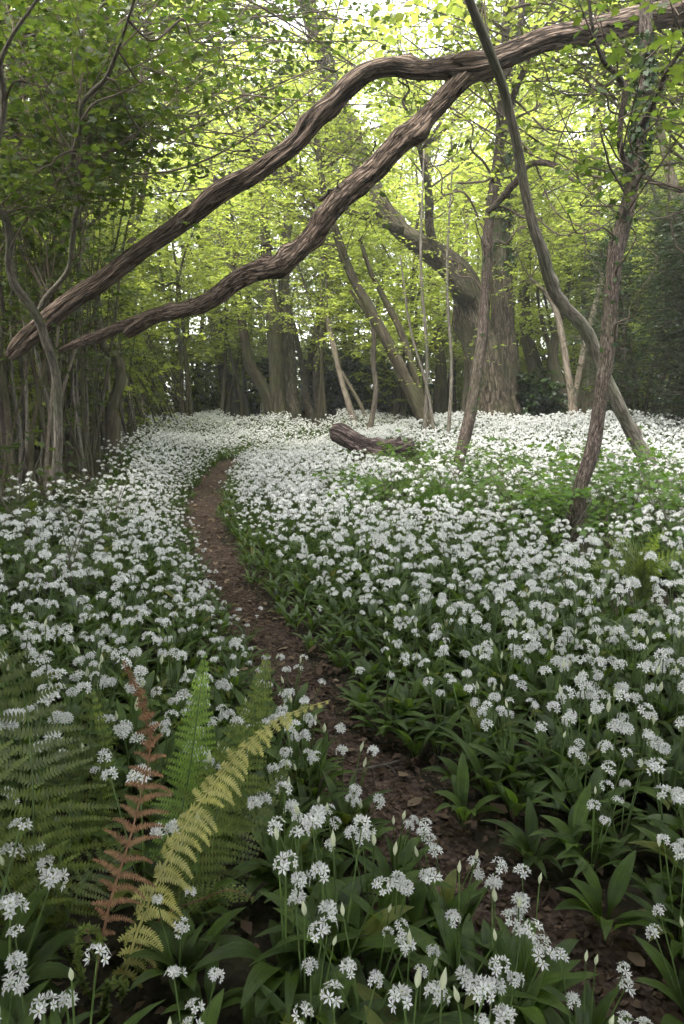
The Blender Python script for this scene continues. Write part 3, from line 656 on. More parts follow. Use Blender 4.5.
# ---- tree B
bB = gnd(455, 489); YB = bB[1]; print('B', bB)
B = trace([(455,489,17), (457,470,13), (464,440,12.5), (470,415,12), (476,381,12.5), (482,340,12.5), (485,300,12), (487,256,12), (488,230,12), (492,195,11.5), (497,165,11), (501,120,10.5), (503,80,10), (506,30,10), (509,-20,9.5), (506,-100,9), (510,-220,7)], YB, YB+.3, n=130)
B[:,3] *= .85
B2 = trace([(489,212,7), (500,200,6), (513,185,6), (530,165,5), (545,163,6), (560,168,5), (572,180,3), (580,182,2)], YB+.1, YB-.6, n=50)
B3 = trace([(503,80,8), (512,60,7), (520,30,7), (522,-10,6), (528,-80,5)], YB+.2, YB+.4, n=30)
B4 = trace([(498,160,6), (505,130,6), (512,100,6), (524,70,5), (540,30,4)], YB+.2, YB-.2, n=30)
def extraB(W, rd, b):
    for k, (q0, q1, dY) in enumerate([((488,235),(410,150),.3), ((494,180),(440,80),-.4), ((500,130),(560,60),.2), ((500,125),(585,260),-.5), ((487,256),(540,215),-.2), ((490,210),(600,230),-.6), ((503,80),(575,160),-.3), ((497,165),(420,220),.2), ((485,300),(440,250),.2), ((506,30),(430,-20),.1), ((509,10),(600,-20),-.5)]):
        P0 = at(*q0, YB+.12)-b; P1 = at(*q1, YB+dY)-b; c = crooked(W, P0, P1, 7, .05, .014, .004, k+30)
        for j in (10, 15, 20, 25): crooked(W, c[min(j, len(c)-1), :3], c[min(j, len(c)-1), :3] + rd.normal(0,.22,3) + np.array([0,0,.1]), 4, .07, .0035, .0012, k*7+j)
tB = np.concatenate([np.array([at(x, y, Y) for x, y, Y in [(430,30,6),(470,-10,6.2),(540,10,6.2),(560,120,6),(420,120,6.3),(590,20,6.1),(520,140,5.7),(450,200,6.4),(385,20,6.4)]]), ell(np.random.default_rng(4), 45, (bB[0]+.6, bB[1]+.6, 4.9), (1.7,1.6,1.1))])
tree('slender_tree', 'dark slender tree with two bare crooked arms, standing right of the fallen log', 'tree', [B, B2, B3, B4], tB, 'bark_dark', 'leaf_spring', segs=12, amp=.11, flarek=1.5, extra=extraB, seed=2, leaf='oval', size=.07, twigs=5, lpt=9, r0=.012, knots=8)

# ---- winding stem C
bC = gnd(665, 492); YC = bC[1]; print('C', bC)
Cc = trace([(666,494,17), (660,480,15), (643,452,14.5), (628,425,15), (619,406,15), (607,380,14), (597,354,14), (587,332,14), (577,319,13.5), (564,306,13), (554,292,13), (547,272,12.5), (543,254,12), (534,230,11.5), (526,195,11.5), (519,155,11), (512,122,11), (503,88,11), (495,65,10.5), (487,44,10.5), (478,22,10), (469,0,9.5), (455,-40,9), (430,-120,7)], YC, 3.95, n=170)
Cc[:,3] *= .88
tC = np.array([at(x, y, Y) for x, y, Y in [(440,-60,4.6),(400,-40,4.8),(480,-50,4.7),(380,10,4.8),(430,-10,4.4),(520,-90,4.8)]])
tree('slender_tree', 'pale brown stem winding up and left behind the ivy-clad tree', 'tree', [Cc], tC, 'bark_grey', 'leaf_spring', segs=12, amp=.09, flarek=1.3, seed=3, leaf='oval', size=.075, twigs=5, lpt=9, r0=.01, knots=10)

# ---- leaning stems D near the log
bD = gnd(433, 440); YD = bD[1]; print('D', bD)
D1 = trace([(433,440,16), (424,415,14), (408,382,13), (395,354,12.5), (382,331,12), (368,305,11.5), (357,286,11), (346,262,10), (337,235,9), (325,195,8), (318,150,7), (310,90,6)], YD, YD+.6, n=80)
D1[:,3] *= .85
D2 = trace([(434,438,8), (424,405,7), (412,365,7), (400,330,6.5), (385,300,6), (372,275,5), (360,240,4)], YD+.1, YD+.8, n=60)
D3 = trace([(431,438,6), (420,420,6), (404,385,5.5), (390,355,5), (372,322,4), (350,290,3)], YD+.2, YD+.3, n=60)
tD = ell(np.random.default_rng(6), 85, (-.5, 11.0, 4.6), (2.4,1.6,1.5))
tree('leaning_tree', 'grey tree of three close stems leaning left behind the fallen log', 'tree', [D1, D2, D3], tD, 'bark_far', 'leaf_spring', segs=10, amp=.08, flarek=1.4, seed=4, twigs=6, lpt=12, r0=.012)

# thin straight saplings between B and D
for k, (bx, by, tx, ty, w, lab) in enumerate([(424,450,424,150,3.5,'thin straight sapling rising just right of the leaning grey stems'), (447,455,452,170,3.5,'thin sapling standing close left of the dark crooked tree'), (436,452,400,255,3.0,'thin sapling leaning left between two thicker trees')]):
    b = gnd(bx, by)
    c = trace([(bx,by,w+1), (bx+(tx-bx)*.3+3,by+(ty-by)*.3,w), (bx+(tx-bx)*.6-3,by+(ty-by)*.6,w*.9), (tx,ty,w*.5)], b[1], b[1]+.3, n=40)
    tree('sapling', lab, 'sapling', [c], np.array([c[int(38*t), :3] + np.array([random.uniform(-.4,.4), random.uniform(-.4,.4), .1]) for t in (.35,.5,.6,.7,.8,.9,1)]), 'bark_grey', 'leaf_spring', 'thin saplings', segs=6, amp=.04, seed=20+k, twigs=3, lpt=8, r0=.006, size=.07)

# ---- pale poles propped beyond the log
bp = gnd(358, 432)
for k, (pts, dY, lab) in enumerate([([(358,434,7),(350,408,6.5),(341,378,6),(334,348,6),(327,318,5)], .6, 'pale thin pole leaning left behind the fallen log'), ([(366,446,6),(372,418,6),(376,390,5.5),(373,360,5),(374,340,4.5),(370,310,3)], -.6, 'pale upright sapling with a bent foot just behind the fallen log'), ([(368,428,4),(362,408,4),(350,386,3.5),(342,372,3)], .3, 'short pale stick leaning against the pale pole behind the log')]):
    b = gnd(pts[0][0], pts[0][1]); Yk = b[1]
    c = trace(pts, Yk, Yk+dY, n=40); tg = None if k == 2 else [c[-1, :3] + np.array([random.uniform(-.7,.7), random.uniform(-.5,.5), random.uniform(0,.8)]) for _ in range(7)]
    tree('sapling' if k < 2 else 'stick', lab, 'sapling' if k < 2 else 'stick', [c], tg, 'bark_pale', 'leaf_spring', None, segs=7, amp=.05, flarek=1.2, seed=30+k, twigs=4, lpt=10, r0=.006)

# ---- two trees outside the frame whose boughs hang across the top of the view
for k, (x, y, lab, lo, hi) in enumerate([(4.7,7.6,'tree off the right edge hanging leafy boughs across the top right',360,720),(-4.3,6.6,'tree off the left edge hanging leafy boughs across the top centre',60,400)]):
    z0 = float(h(x, y)); rk = np.random.default_rng(600+k)
    c = smooth([(x,y,z0,.15),(x-.05,y,z0+1.5,.12),(x-.1*np.sign(x),y+.1,z0+3.4,.10),(x-.5*np.sign(x),y+.1,z0+5.2,.07),(x-.8*np.sign(x),y,z0+7.5,.02)], 60)
    tg = np.array([at(rk.uniform(lo, hi), rk.uniform(-130, 95) if q % 4 else rk.uniform(60, 190), rk.uniform(5.6, 8.8)) for q in range(80)] + [at(rk.uniform(max(lo, 250), hi), rk.uniform(-150, 45), rk.uniform(6.0, 9.5)) for q in range(60)])
    tree('woodland_tree', lab, 'tree', [c], tg, 'bark_far', 'leaf_mid' if k == 0 else 'leaf_near', seed=600+k, leaf='oval', size=.066, twigs=7, lpt=13, r0=.011, twl=(.3,.6), tilt=.5)
for k, (x, y, sx, lab) in enumerate([(-3.6,15.6,1.9,'low spreading tree veiling the far end of the path with lime green sprays'),(-.6,17.2,2.2,'low spreading tree of lime green sprays behind the leaning grey stems'),(1.9,16.0,1.8,'low spreading tree of lime green sprays behind the massive old tree'),(-5.4,12.6,1.6,'low spreading lime green tree over the slanting mossy stems'),(4.6,15.2,1.9,'low spreading lime green tree right of the massive old tree')]):
    z0 = float(h(x, y)); rk = np.random.default_rng(700+k)
    cs = [smooth([(x+.1*j,y,z0,.045),(x+rk.normal(0,.15),y,z0+1.4,.038),(x+rk.normal(0,.4),y+rk.normal(0,.2),z0+3.2,.028),(x+rk.normal(0,.7),y+rk.normal(0,.3),z0+5.2,.01)], 40) for j in range(3)]
    n_ = 120; zz = rk.choice([2.6,3.1,3.7,4.3,4.9,5.5,6.1], n_) + rk.normal(0,.09,n_); aa = rk.uniform(0,6.3,n_); rr = sx*1.25*np.sqrt(rk.uniform(.05,1,n_))
    tg = np.stack([x+rr*np.cos(aa), y+rr*.8*np.sin(aa), z0+zz-.12*rr], -1)
    tree('understorey_tree', lab, 'tree', cs, tg, 'bark_far', 'leaf_spring', seed=700+k, size=.105, twigs=6, lpt=13, r0=.009, twl=(.35,.75), tilt=.28, droop=.1)
# ---- the old tree E
YE = 13.0; e0 = at(497, 419, YE); print('E', e0, h(e0[0], e0[1]))
E1 = trace([(491,424,44), (490,400,34), (486,370,30), (478,335,29), (470,305,29), (462,281,29), (449,265,27), (436,254,25), (418,243,22), (402,232,19), (386,214,19), (373,190,19), (362,168,19), (350,135,19), (340,105,18), (328,70,17), (318,40,15), (305,0,13), (290,-60,9)], YE, YE+.6, n=140)
E2 = trace([(503,424,40), (505,400,28), (505,370,25), (503,335,23), (502,305,22), (501,270,21), (500,240,19), (500,200,17), (503,150,15), (508,100,13), (510,40,11), (512,-30,8)], YE+.25, YE+.6, n=100)
E3 = trace([(468,300,18), (455,285,14), (441,262,10), (430,230,8), (428,190,7), (420,150,5)], YE-.1, YE-1.0, n=50)
E4 = trace([(402,231,9), (380,222,7), (355,214,6), (330,205,5), (300,190,4)], YE, YE-.8, n=40)
tE = np.concatenate([ell(np.random.default_rng(7), 120, (.4, 12.6, 6.4), (4.6,2.6,2.6), 3.6), ell(np.random.default_rng(8), 60, (3.4, 13.2, 5.2), (2.2,2,1.6))])
tree('old_tree', 'massive old tree with twin trunks and a huge limb arching left, standing in the flowers', 'tree', [E1, E2, E3, E4], tE, 'bark_old', 'leaf_spring', segs=22, amp=.12, flarek=1.25, seed=5, twigs=6, lpt=14, r0=.02, size=.09, knots=14)
# ivy on E and on A
def ivy(label, curve, t0, t1, n, size, seed, spread=1.25):
    rd = np.random.default_rng(seed); k = rd.uniform(t0, t1, n)*(len(curve)-1); P = np.stack([np.interp(k, np.arange(len(curve)), curve[:, i]) for i in range(4)], -1)
    a = rd.uniform(0, 2*PI, n); o = np.stack([np.cos(a), np.sin(a), rd.normal(0,.25,n)], -1); q = P[:, :3] + o*(P[:, 3]*spread + rd.uniform(0,1,n)**2*size*.9)[:, None]
    b = curve[int(t0*(len(curve)-1)), :3]; g = Geo(); V, Q, T = LEAF['maple']
    ax = np.stack([-np.sin(a)*.5, np.cos(a)*.5, -np.ones(n)], -1) + rd.normal(0,.4,(n,3)); R = basis(ax, o + rd.normal(0,.25,(n,3)))
    scatter(g, V, Q, T, R, q-b, size*rd.uniform(.6,1.2,n))
    root = empty('ivy', b, label, 'ivy'); g.obj('leaves', [M['leaf_ivy']], root)
    W = Geo()
    for j in range(3):
        kk = np.linspace(t0, t1, 26)*(len(curve)-1); pc = np.stack([np.interp(kk, np.arange(len(curve)), curve[:, i]) for i in range(4)], -1)
        aa = j*2.1 + np.sin(np.linspace(0, 5, 26)+j)*.7; pc2 = np.stack([pc[:,0]+np.cos(aa)*pc[:,3]*1.04-b[0], pc[:,1]+np.sin(aa)*pc[:,3]*1.04-b[1], pc[:,2]-b[2], np.full(26,.005)], -1); tube(W, pc2, 4, cap=False)
    W.obj('vine', [M['twig']], root, attr=True); return root
ivy('dark glossy ivy wrapped round the stem of the right foreground tree', A, .45, .62, 420, .05, 41, 1.15)
ivy('sparse ivy leaves climbing the lower stem of the right foreground tree', A, .22, .46, 80, .042, 42, 1.05)
ivy('dark ivy clothing the right trunk of the massive old tree', E2, .35, .8, 1500, .085, 43, 1.15)
ivy('thin ivy strand on the dark slender tree beside the fallen log', B, .05, .45, 70, .04, 44, 1.1)

# ---- left foreground grey stem F
bF = gnd(52, 503); YF = bF[1]-.0; print('F', bF)
F1 = trace([(50,505,12), (54,480,10.5), (58,450,10), (58,415,10), (57,385,10), (52,360,10), (46,342,10), (38,318,10.5), (26,300,10), (15,285,9.5), (9,262,9), (10,240,9), (7,222,8.5), (0,211,8), (-14,196,8), (-30,160,7), (-36,90,6)], YF, 4.0, n=120)
F1[:,3] *= .85
F2 = trace([(37,316,6), (46,298,5.5), (58,284,5), (69,268,5), (72,245,5), (75,222,5.5), (79,196,5.5), (76,176,6), (72,160,5.5), (76,145,5), (81,125,5), (82,105,5), (94,90,4.5), (106,78,4), (118,50,3.5), (128,20,3), (140,-20,2.5)], YF-.2, 3.6, n=120)
F3 = trace([(-20,190,7), (-5,150,6), (4,110,6), (3,85,6), (0,68,5), (10,40,4), (30,10,3), (60,-30,2.5)], 4.1, 3.7, n=50)
F4 = trace([(82,105,4), (80,90,3.5), (95,84,3), (112,92,2.5), (122,120,2), (132,150,2), (138,166,1.5)], 3.9, 3.6, n=50)
def extraF(W, rd, b):
    for k, (q0, q1, Y0, Y1) in enumerate([((4,110),(60,60),4.0,3.8), ((75,150),(40,200),4.0,4.2), ((82,120),(180,60),3.9,4.2), ((118,50),(170,100),3.7,4.3), ((128,20),(240,40),3.7,4.4), ((106,78),(200,160),3.8,4.6), ((72,260),(120,180),4.6,4.8), ((10,250),(60,170),4.5,4.5)]):
        c = crooked(W, at(*q0, Y0)-b, at(*q1, Y1)-b, 6, .06, .007, .002, k+60)
        for j in (8, 13, 18): crooked(W, c[min(j, len(c)-1), :3], c[min(j, len(c)-1), :3] + rd.normal(0,.2,3), 4, .08, .003, .001, k*9+j+200)
rdf = np.random.default_rng(12)
tF = np.array([at(rdf.uniform(-60, 190), rdf.uniform(-50, 190), rdf.uniform(4.2, 6.4)) for _ in range(70)] + [at(rdf.uniform(150, 250), rdf.uniform(-60, 110), rdf.uniform(4.2, 6.0)) for _ in range(20)] + [at(rdf.uniform(-40, 110), rdf.uniform(200, 280), rdf.uniform(6.0, 6.8)) for _ in range(10)])
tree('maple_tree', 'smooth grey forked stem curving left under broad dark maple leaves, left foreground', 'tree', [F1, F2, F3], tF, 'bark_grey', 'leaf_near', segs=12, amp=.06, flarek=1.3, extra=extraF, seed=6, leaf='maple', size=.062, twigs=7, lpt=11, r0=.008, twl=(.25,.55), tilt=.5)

# crooked dark stem G in the hedge and its neighbours
def seg_tree(label, pts, dY=.3, bark='bark_far', nt=14, spread=(1.2,1.0,1.2), up=.6, name='woodland_tree', seed=0, branches=(), amp=.09, size=.085, leafm='leaf_spring', group=None, segs=10, base=None, hi=0):
    b = gnd(pts[0][0], pts[0][1]) if base is None else at(pts[0][0], pts[0][1], base); Yb = b[1]
    cs = [trace(pts, Yb, Yb+dY, n=70)] + [trace(q, Yb+dY*.5, Yb+dY*.5+e, n=40) for q, e in branches]
    top = cs[0][-1, :3]
    tg = ell(np.random.default_rng(seed+500), nt, top + np.array([0,0,up]), spread) if nt else None
    return tree(name, label, 'tree', cs, tg, bark, leafm, group, segs=segs, amp=amp, flarek=1.5, seed=seed, twigs=6, lpt=13, r0=.014, size=size)
seg_tree('crooked brown stem with a knee bend at the edge of the left thicket', [(112,462,13),(113,435,12),(112,410,12),(118,388,10),(121,372,10),(117,360,10),(107,350,9),(100,338,8),(97,318,6),(95,290,4)], .2, 'bark_far', 12, seed=51)
seg_tree('pale leaning stem at the front of the left thicket beside the flowers', [(136,447,6),(131,410,5.5),(124,378,5),(118,350,4),(108,320,3)], .3, 'bark_pale', 6, seed=52)
seg_tree('mossy trunk leaning left beside the far end of the path', [(236,418,17),(230,395,14),(224,370,13),(218,340,13),(215,320,12),(209,290,11),(206,262,10),(200,220,9),(190,170,7)], .4, 'bark_far', 34, (2.2,1.8,1.8), 1.2, seed=53, branches=[([(214,315,7),(222,295,6),(232,270,5),(238,240,4)], .3), ([(208,285,6),(196,262,5),(182,245,4)], -.3)])
seg_tree('left of two trunks leaning left at the dark wood edge, beyond the path end', [(275,418,15),(268,398,13),(259,380,12),(250,366,11),(246,345,9),(240,310,8),(232,270,7)], .3, 'bark_far', 24, (1.8,1.6,1.6), 1.2, seed=54, base=17)
seg_tree('stout upright brown trunk standing beside a darker trunk beyond the path end', [(278,418,18),(277,395,15),(276,360,14),(273,320,13),(268,270,11),(262,200,9),(256,130,7)], .3, 'bark_far', 34, (2.2,1.8,1.8), 1.2, seed=55, base=17)
seg_tree('dark stout trunk, rightmost of the cluster beyond the path end', [(289,418,20),(288,395,17),(287,360,16),(285,320,14),(284,270,12),(290,200,9),(296,130,7)], .4, 'bark_dark', 34, (2.2,1.8,1.8), 1.2, seed=56, base=17.5)
seg_tree('slim dark trunk leaning left before the dark hedge', [(312,418,8),(306,398,7),(303,372,6),(298,345,5),(290,310,4)], .3, 'bark_dark', 14, seed=57, base=18)
seg_tree('short dark trunk leaning in shade left of the pale poles', [(322,418,9),(318,398,8),(316,372,7),(320,345,6),(326,300,4)], .3, 'bark_dark', 14, seed=58, base=18.5)
seg_tree('straight tall trunk behind the winding pale stem, right of the massive old tree', [(588,415,20),(589,385,17),(590,350,16),(590,300,16),(591,250,15.5),(594,200,14.5),(597,150,13.5),(600,80,11),(603,0,9)], .2, 'bark_far', 40, (2.4,2,2), .8, seed=59, base=15)
seg_tree('leaning brown trunk right behind the dark laurel bush', [(548,412,18),(540,385,15),(533,360,13),(527,335,12),(524,300,10),(527,260,9),(532,200,7)], .3, 'bark_far', 24, (2,1.8,1.6), 1, seed=60, base=15.5)
seg_tree('leaning trunk with a pale fork, left of the slim pale stem', [(566,412,14),(559,385,12),(553,360,10),(556,335,9),(562,310,7),(570,280,5)], .3, 'bark_far', 16, seed=61, base=14.5, branches=[([(553,360,6),(546,335,5),(540,310,4)], .3)])
seg_tree('slim pale stem leaning left in the flowers right of the laurel bush', [(573,412,7),(570,385,6.5),(566,360,6.5),(562,335,6),(556,312,5.5),(545,292,4),(530,278,3)], .2, 'bark_pale', 10, seed=62, base=12.5)
seg_tree('slim pale stem slanting right behind the winding stem', [(572,412,6),(577,385,6),(583,355,6),(591,322,6),(598,295,5.5),(606,260,4)], .3, 'bark_pale', 10, seed=63, base=13)
seg_tree('slanting pale trunk high on the right behind the ivy-clad tree', [(690,410,12),(686,350,11),(682,300,11),(678,240,10),(673,190,9),(665,150,8),(655,110,6)], .4, 'bark_far', 20, seed=64, base=11)
seg_tree('slender pale upright trunk seen left of the old tree', [(466,416,8),(467,380,7),(466,330,7),(465,280,6),(466,220,5)], .2, 'bark_pale', 14, seed=65, base=17)
seg_tree('dim upright trunk behind the arching limb, left of the old tree', [(440,416,13),(441,380,11),(438,330,10),(432,280,9),(430,220,8),(428,150,6)], .3, 'bark_far', 24, (2,1.8,1.8), 1, seed=66, base=19)

# ---- coppice stools making the left thicket
rdh = np.random.default_rng(77)
stools = [(4,498,'thicket stool of straight brown stems at the left frame edge',9,0),(20,492,'brown many stemmed stool left of the smooth grey forked stem',9,.05),(74,486,'dense stool of upright brown stems right of the smooth grey forked stem',10,.0),(44,482,'stool of thin stems behind the smooth grey forked stem',10,.05),(92,468,'stool of pale slim poles beneath the tip of the gnarled limb',9,.02),
          (8,470,'shaded stool of stems deep in the thicket at the left edge',10,.1),(130,452,'stool of thin stems beside the crooked knee-bent stem',9,-.1),(155,440,'leftmost stool of mossy stems slanting left above the flowers',9,-.45),(176,432,'second stool of mossy stems slanting left, left of the path end',10,-.5),(196,425,'rightmost stool of mossy stems slanting left, nearest the path end',9,-.5),(104,446,'stool of brown rods in shade behind the crooked stem',10,-.05),(60,455,'thin rods crowded in the shade of the left thicket',10,.03),(30,450,'tangle of brown rods far back in the left thicket',10,.0),(140,428,'mossy leaning rods far back in the left thicket',10,-.35)]
for k, (px, py, lab, ns, lean) in enumerate(stools):
    b = gnd(px, py); root = empty('coppice_stool', b, lab, 'coppiced tree', 'coppice stools of the left thicket'); tips = []
    for j in range(ns):
        a = rdh.uniform(0, 6.3); r = rdh.uniform(.02,.28); H = rdh.uniform(2.2, 4.6)*(1 if lean > -.2 else .8); rr = rdh.choice([.010,.014,.018,.026])*rdh.uniform(.8,1.2)*(1.0 if lean > -.2 else 1.5)
        p0 = np.array([r*math.cos(a), r*math.sin(a), -.1]); lx_ = lean*H + rdh.normal(0,.10)*H; ly_ = rdh.normal(0,.10)*H
        pts = [(*p0, rr*1.15)]
        for t in (.2,.4,.6,.8,1): pts.append((p0[0] + lx_*t**.85 + rdh.normal(0,.03), p0[1] + ly_*t + rdh.normal(0,.03), H*t*(1 - (.12*t if lean < -.2 else 0)), rr*(1-.72*t)))
        c = smooth(pts, 28); g = Geo(); tube(g, c, 6, .07, k*20+j)
        if rdh.random() < .7:
            for q in range(3):
                s = c[rdh.integers(8, 26)]; tube(g, smooth([(*s[:3], s[3]*.5), (*(s[:3]+rdh.normal(0,.12,3)+[0,0,.15]), s[3]*.35), (*(s[:3]+rdh.normal(0,.25,3)+[0,0,.35]), .0015)], 7), 4, cap=False)
        g.obj('stem', [M[['bark_far','bark_grey','bark_dark','bark_pale'][rdh.choice(4, p=[.4,.3,.2,.1])] if lean > -.2 else 'bark_far']], root, attr=True); tips.append(c)
    tg = []
    for c in tips:
        for t in (9, 14, 18, 22, 26, 27): tg.append(c[t, :3] + rdh.normal(0,.35,3))
    W, F = crown(rdh, tips, tg, 'oval', .062, 3, 8, r0=.006, twl=(.15,.4))
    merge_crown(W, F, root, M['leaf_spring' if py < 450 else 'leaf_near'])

# ---- fallen log
g = Geo(); bl = gnd(372, 463); YL = bl[1]-.02; print('log', bl)
lg = trace([(334,440,17),(338,440,20),(348,445,20),(360,450,18),(374,454,16),(390,454,15),(402,453,15),(412,450,13)], YL, YL-.25, n=80); lg[:,2] += .085
cpos = lg[40, :3]; root = empty('fallen_log', (cpos[0], cpos[1], cpos[2]-.08), 'weathered purplish brown fallen log lying in the white flowers', 'log')
tube(g, lg - np.array([cpos[0], cpos[1], cpos[2]-.08, 0]), 24, .15, 21, knots=9); g.obj('trunk', [M['log']], root, attr=True)
g = Geo(); st = lg[62]; o_ = np.array([cpos[0], cpos[1], cpos[2]-.08])
tube(g, smooth([(*(st[:3]-o_), .06), (*(st[:3]-o_+[.05,-.02,.09]), .045), (*(st[:3]-o_+[.06,-.04,.15]), .012)], 10), 10, .2, 5); g.obj('broken_stub', [M['log']], root, attr=True)

# ------------------------------------------------------------------ bushes
def bush(name, label, cat, c, r, n, leaf, size, mat, seed, stems=7, up=.5, group=None, tilt=.6, flowers=0, twigs=5, lpt=12, twl=(.15,.35), r0=.008, wood='twig'):
    rd = np.random.default_rng(seed); c = np.asarray(c, float); root = empty(name, c, label, cat, group); tr = []
    W, F = Geo(), Geo()
    for k in range(stems):
        a = rd.uniform(0, 6.3); e = np.array([r[0]*.55*math.cos(a), r[1]*.55*math.sin(a), r[2]*rd.uniform(.5,1.1)])
        cc = smooth([(0,0,-.08,r0*1.6), (*(e*.45+rd.normal(0,.05,3)*r[2]), r0*1.2), (*e, r0*.5)], 14); tube(W, cc, 6, .08, k, cap=False); tr.append(cc)
    tg = ell(rd, n, (0,0,r[2]*up), (r[0], r[1], r[2]*.75)); tg[:,2] = np.abs(tg[:,2])*1.0 + .02
    crown(rd, tr, tg, leaf, size, twigs, lpt, r0=r0*.8, twl=twl, wood=W, fol=F, tilt=tilt)
    W.obj('stems', [M[wood]], root, attr=True); F.obj('foliage', [M[mat]], root)
    if flowers:
        hg = flower_head(rd, 14, 1, 2.2); V, Q, T, qm, tm, A_ = hg.arrays(); G = Geo(); P = ell(rd, flowers, (0,0,r[2]*.55), (r[0]*1.05, r[1]*1.05, r[2]*.6))
        scatter(G, V, Q, T, rot_euler(rd.normal(0,.4,flowers), rd.normal(0,.4,flowers), rd.uniform(0,6,flowers)), P, np.ones(flowers)); G.obj('blossom', [M['petal']], root)
    return root
def on(x, y): return np.array([x, y, float(h(x, y))])
p = at(536, 412, 13.4); bush('laurel_bush', 'dark glossy laurel bush with white blossom beside the massive old tree', 'bush', on(p[0], 13.4), (.62,.5,1.0), 110, 'oval', .12, 'leaf_laurel', 1, flowers=40, r0=.014)
# yew mass on the right
for k, (x, y, r, lab) in enumerate([(5.3,9.6,(1.3,1.3,2.9),'dark yew hanging over the flowers at the right frame edge'), (4.9,11.3,(1.2,1.2,3.3),'tall dark yew beyond the first, behind the ivy-clad tree'), (7.0,11.5,(1.9,1.6,3.6),'broad dark yew filling the far right background')]):
    bush('yew_tree', lab, 'yew', on(x, y), r, 420, 'needle', .085, 'leaf_yew', 10+k, stems=6, twigs=6, lpt=15, twl=(.25,.6), r0=.022, tilt=.8, up=.55)
# low brush at the yew's foot
p = gnd(660, 425)
g = Geo(); rdq = np.random.default_rng(31)
for k in range(60):
    a = rdq.uniform(0, 6.3); s = np.array([rdq.uniform(-.9,.9), rdq.uniform(-.5,.5), rdq.uniform(.05,.5)]); e = s + np.array([math.cos(a)*rdq.uniform(.2,.7), math.sin(a)*.4, rdq.uniform(-.15,.3)])
    crooked(g, s, e, 5, .07, .006, .0015, k, 4)
o = g.obj('brushwood', [M['bark_grey']], attr=True, loc=(p[0], p[1], p[2])); tag(o, 'heap of grey dead brushwood under the dark yew on the right', 'brushwood')
# dark hedges closing the wood behind the path end, each a bush of its own
for k, (px, Yc, r) in enumerate([(300,20.5,(1.6,1,1.9)), (335,21,(1.5,1,1.9)), (365,20.5,(1.5,1,1.6)), (395,21,(1.5,1,1.5))]):
    x = (px-342)/FPX*Yc
    bush('laurel_bush', ['dark bush behind the stout trunk cluster','dark bush closing the view behind the pale poles','dark bush seen between the pale poles and leaning stems','dark bush seen under the leaning grey stems','dark bush left of the stout trunk cluster','dark bush behind the mossy trunk by the path end','dark bush left of the old tree in the distance'][k], 'bush', on(x, Yc), r, 70, 'oval', .15, 'leaf_laurel', 70+k, twigs=5, lpt=10, r0=.016, group='dark bushes at the far wood edge')
# leafy herbs round the tree feet
for k, (px, py, r, hh, lab) in enumerate(herbs):
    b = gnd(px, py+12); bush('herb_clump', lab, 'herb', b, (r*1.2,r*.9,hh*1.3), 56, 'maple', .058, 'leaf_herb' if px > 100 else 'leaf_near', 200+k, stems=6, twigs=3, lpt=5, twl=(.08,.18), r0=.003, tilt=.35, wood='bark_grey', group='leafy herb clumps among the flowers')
# grass tuft
b = gnd(442, 524); g = Geo(); rdg = np.random.default_rng(8)
for k in range(420):
    a = rdg.uniform(0, 6.3); r = rdg.uniform(0,.20); L = rdg.uniform(.18,.46); V, Q = leaf_blade(L, .006, rdg.uniform(1.0,1.5), rdg.uniform(-.2,1.2), 5, 0, .1); V = rz(V, a + rdg.normal(0,.5)); g.add(V + [r*math.cos(a), r*math.sin(a), 0], Q)
o = g.obj('grass_tuft', [M['grass']], loc=b); tag(o, 'fine bright green grass tuft at the foot of the dark slender tree', 'grass tuft')

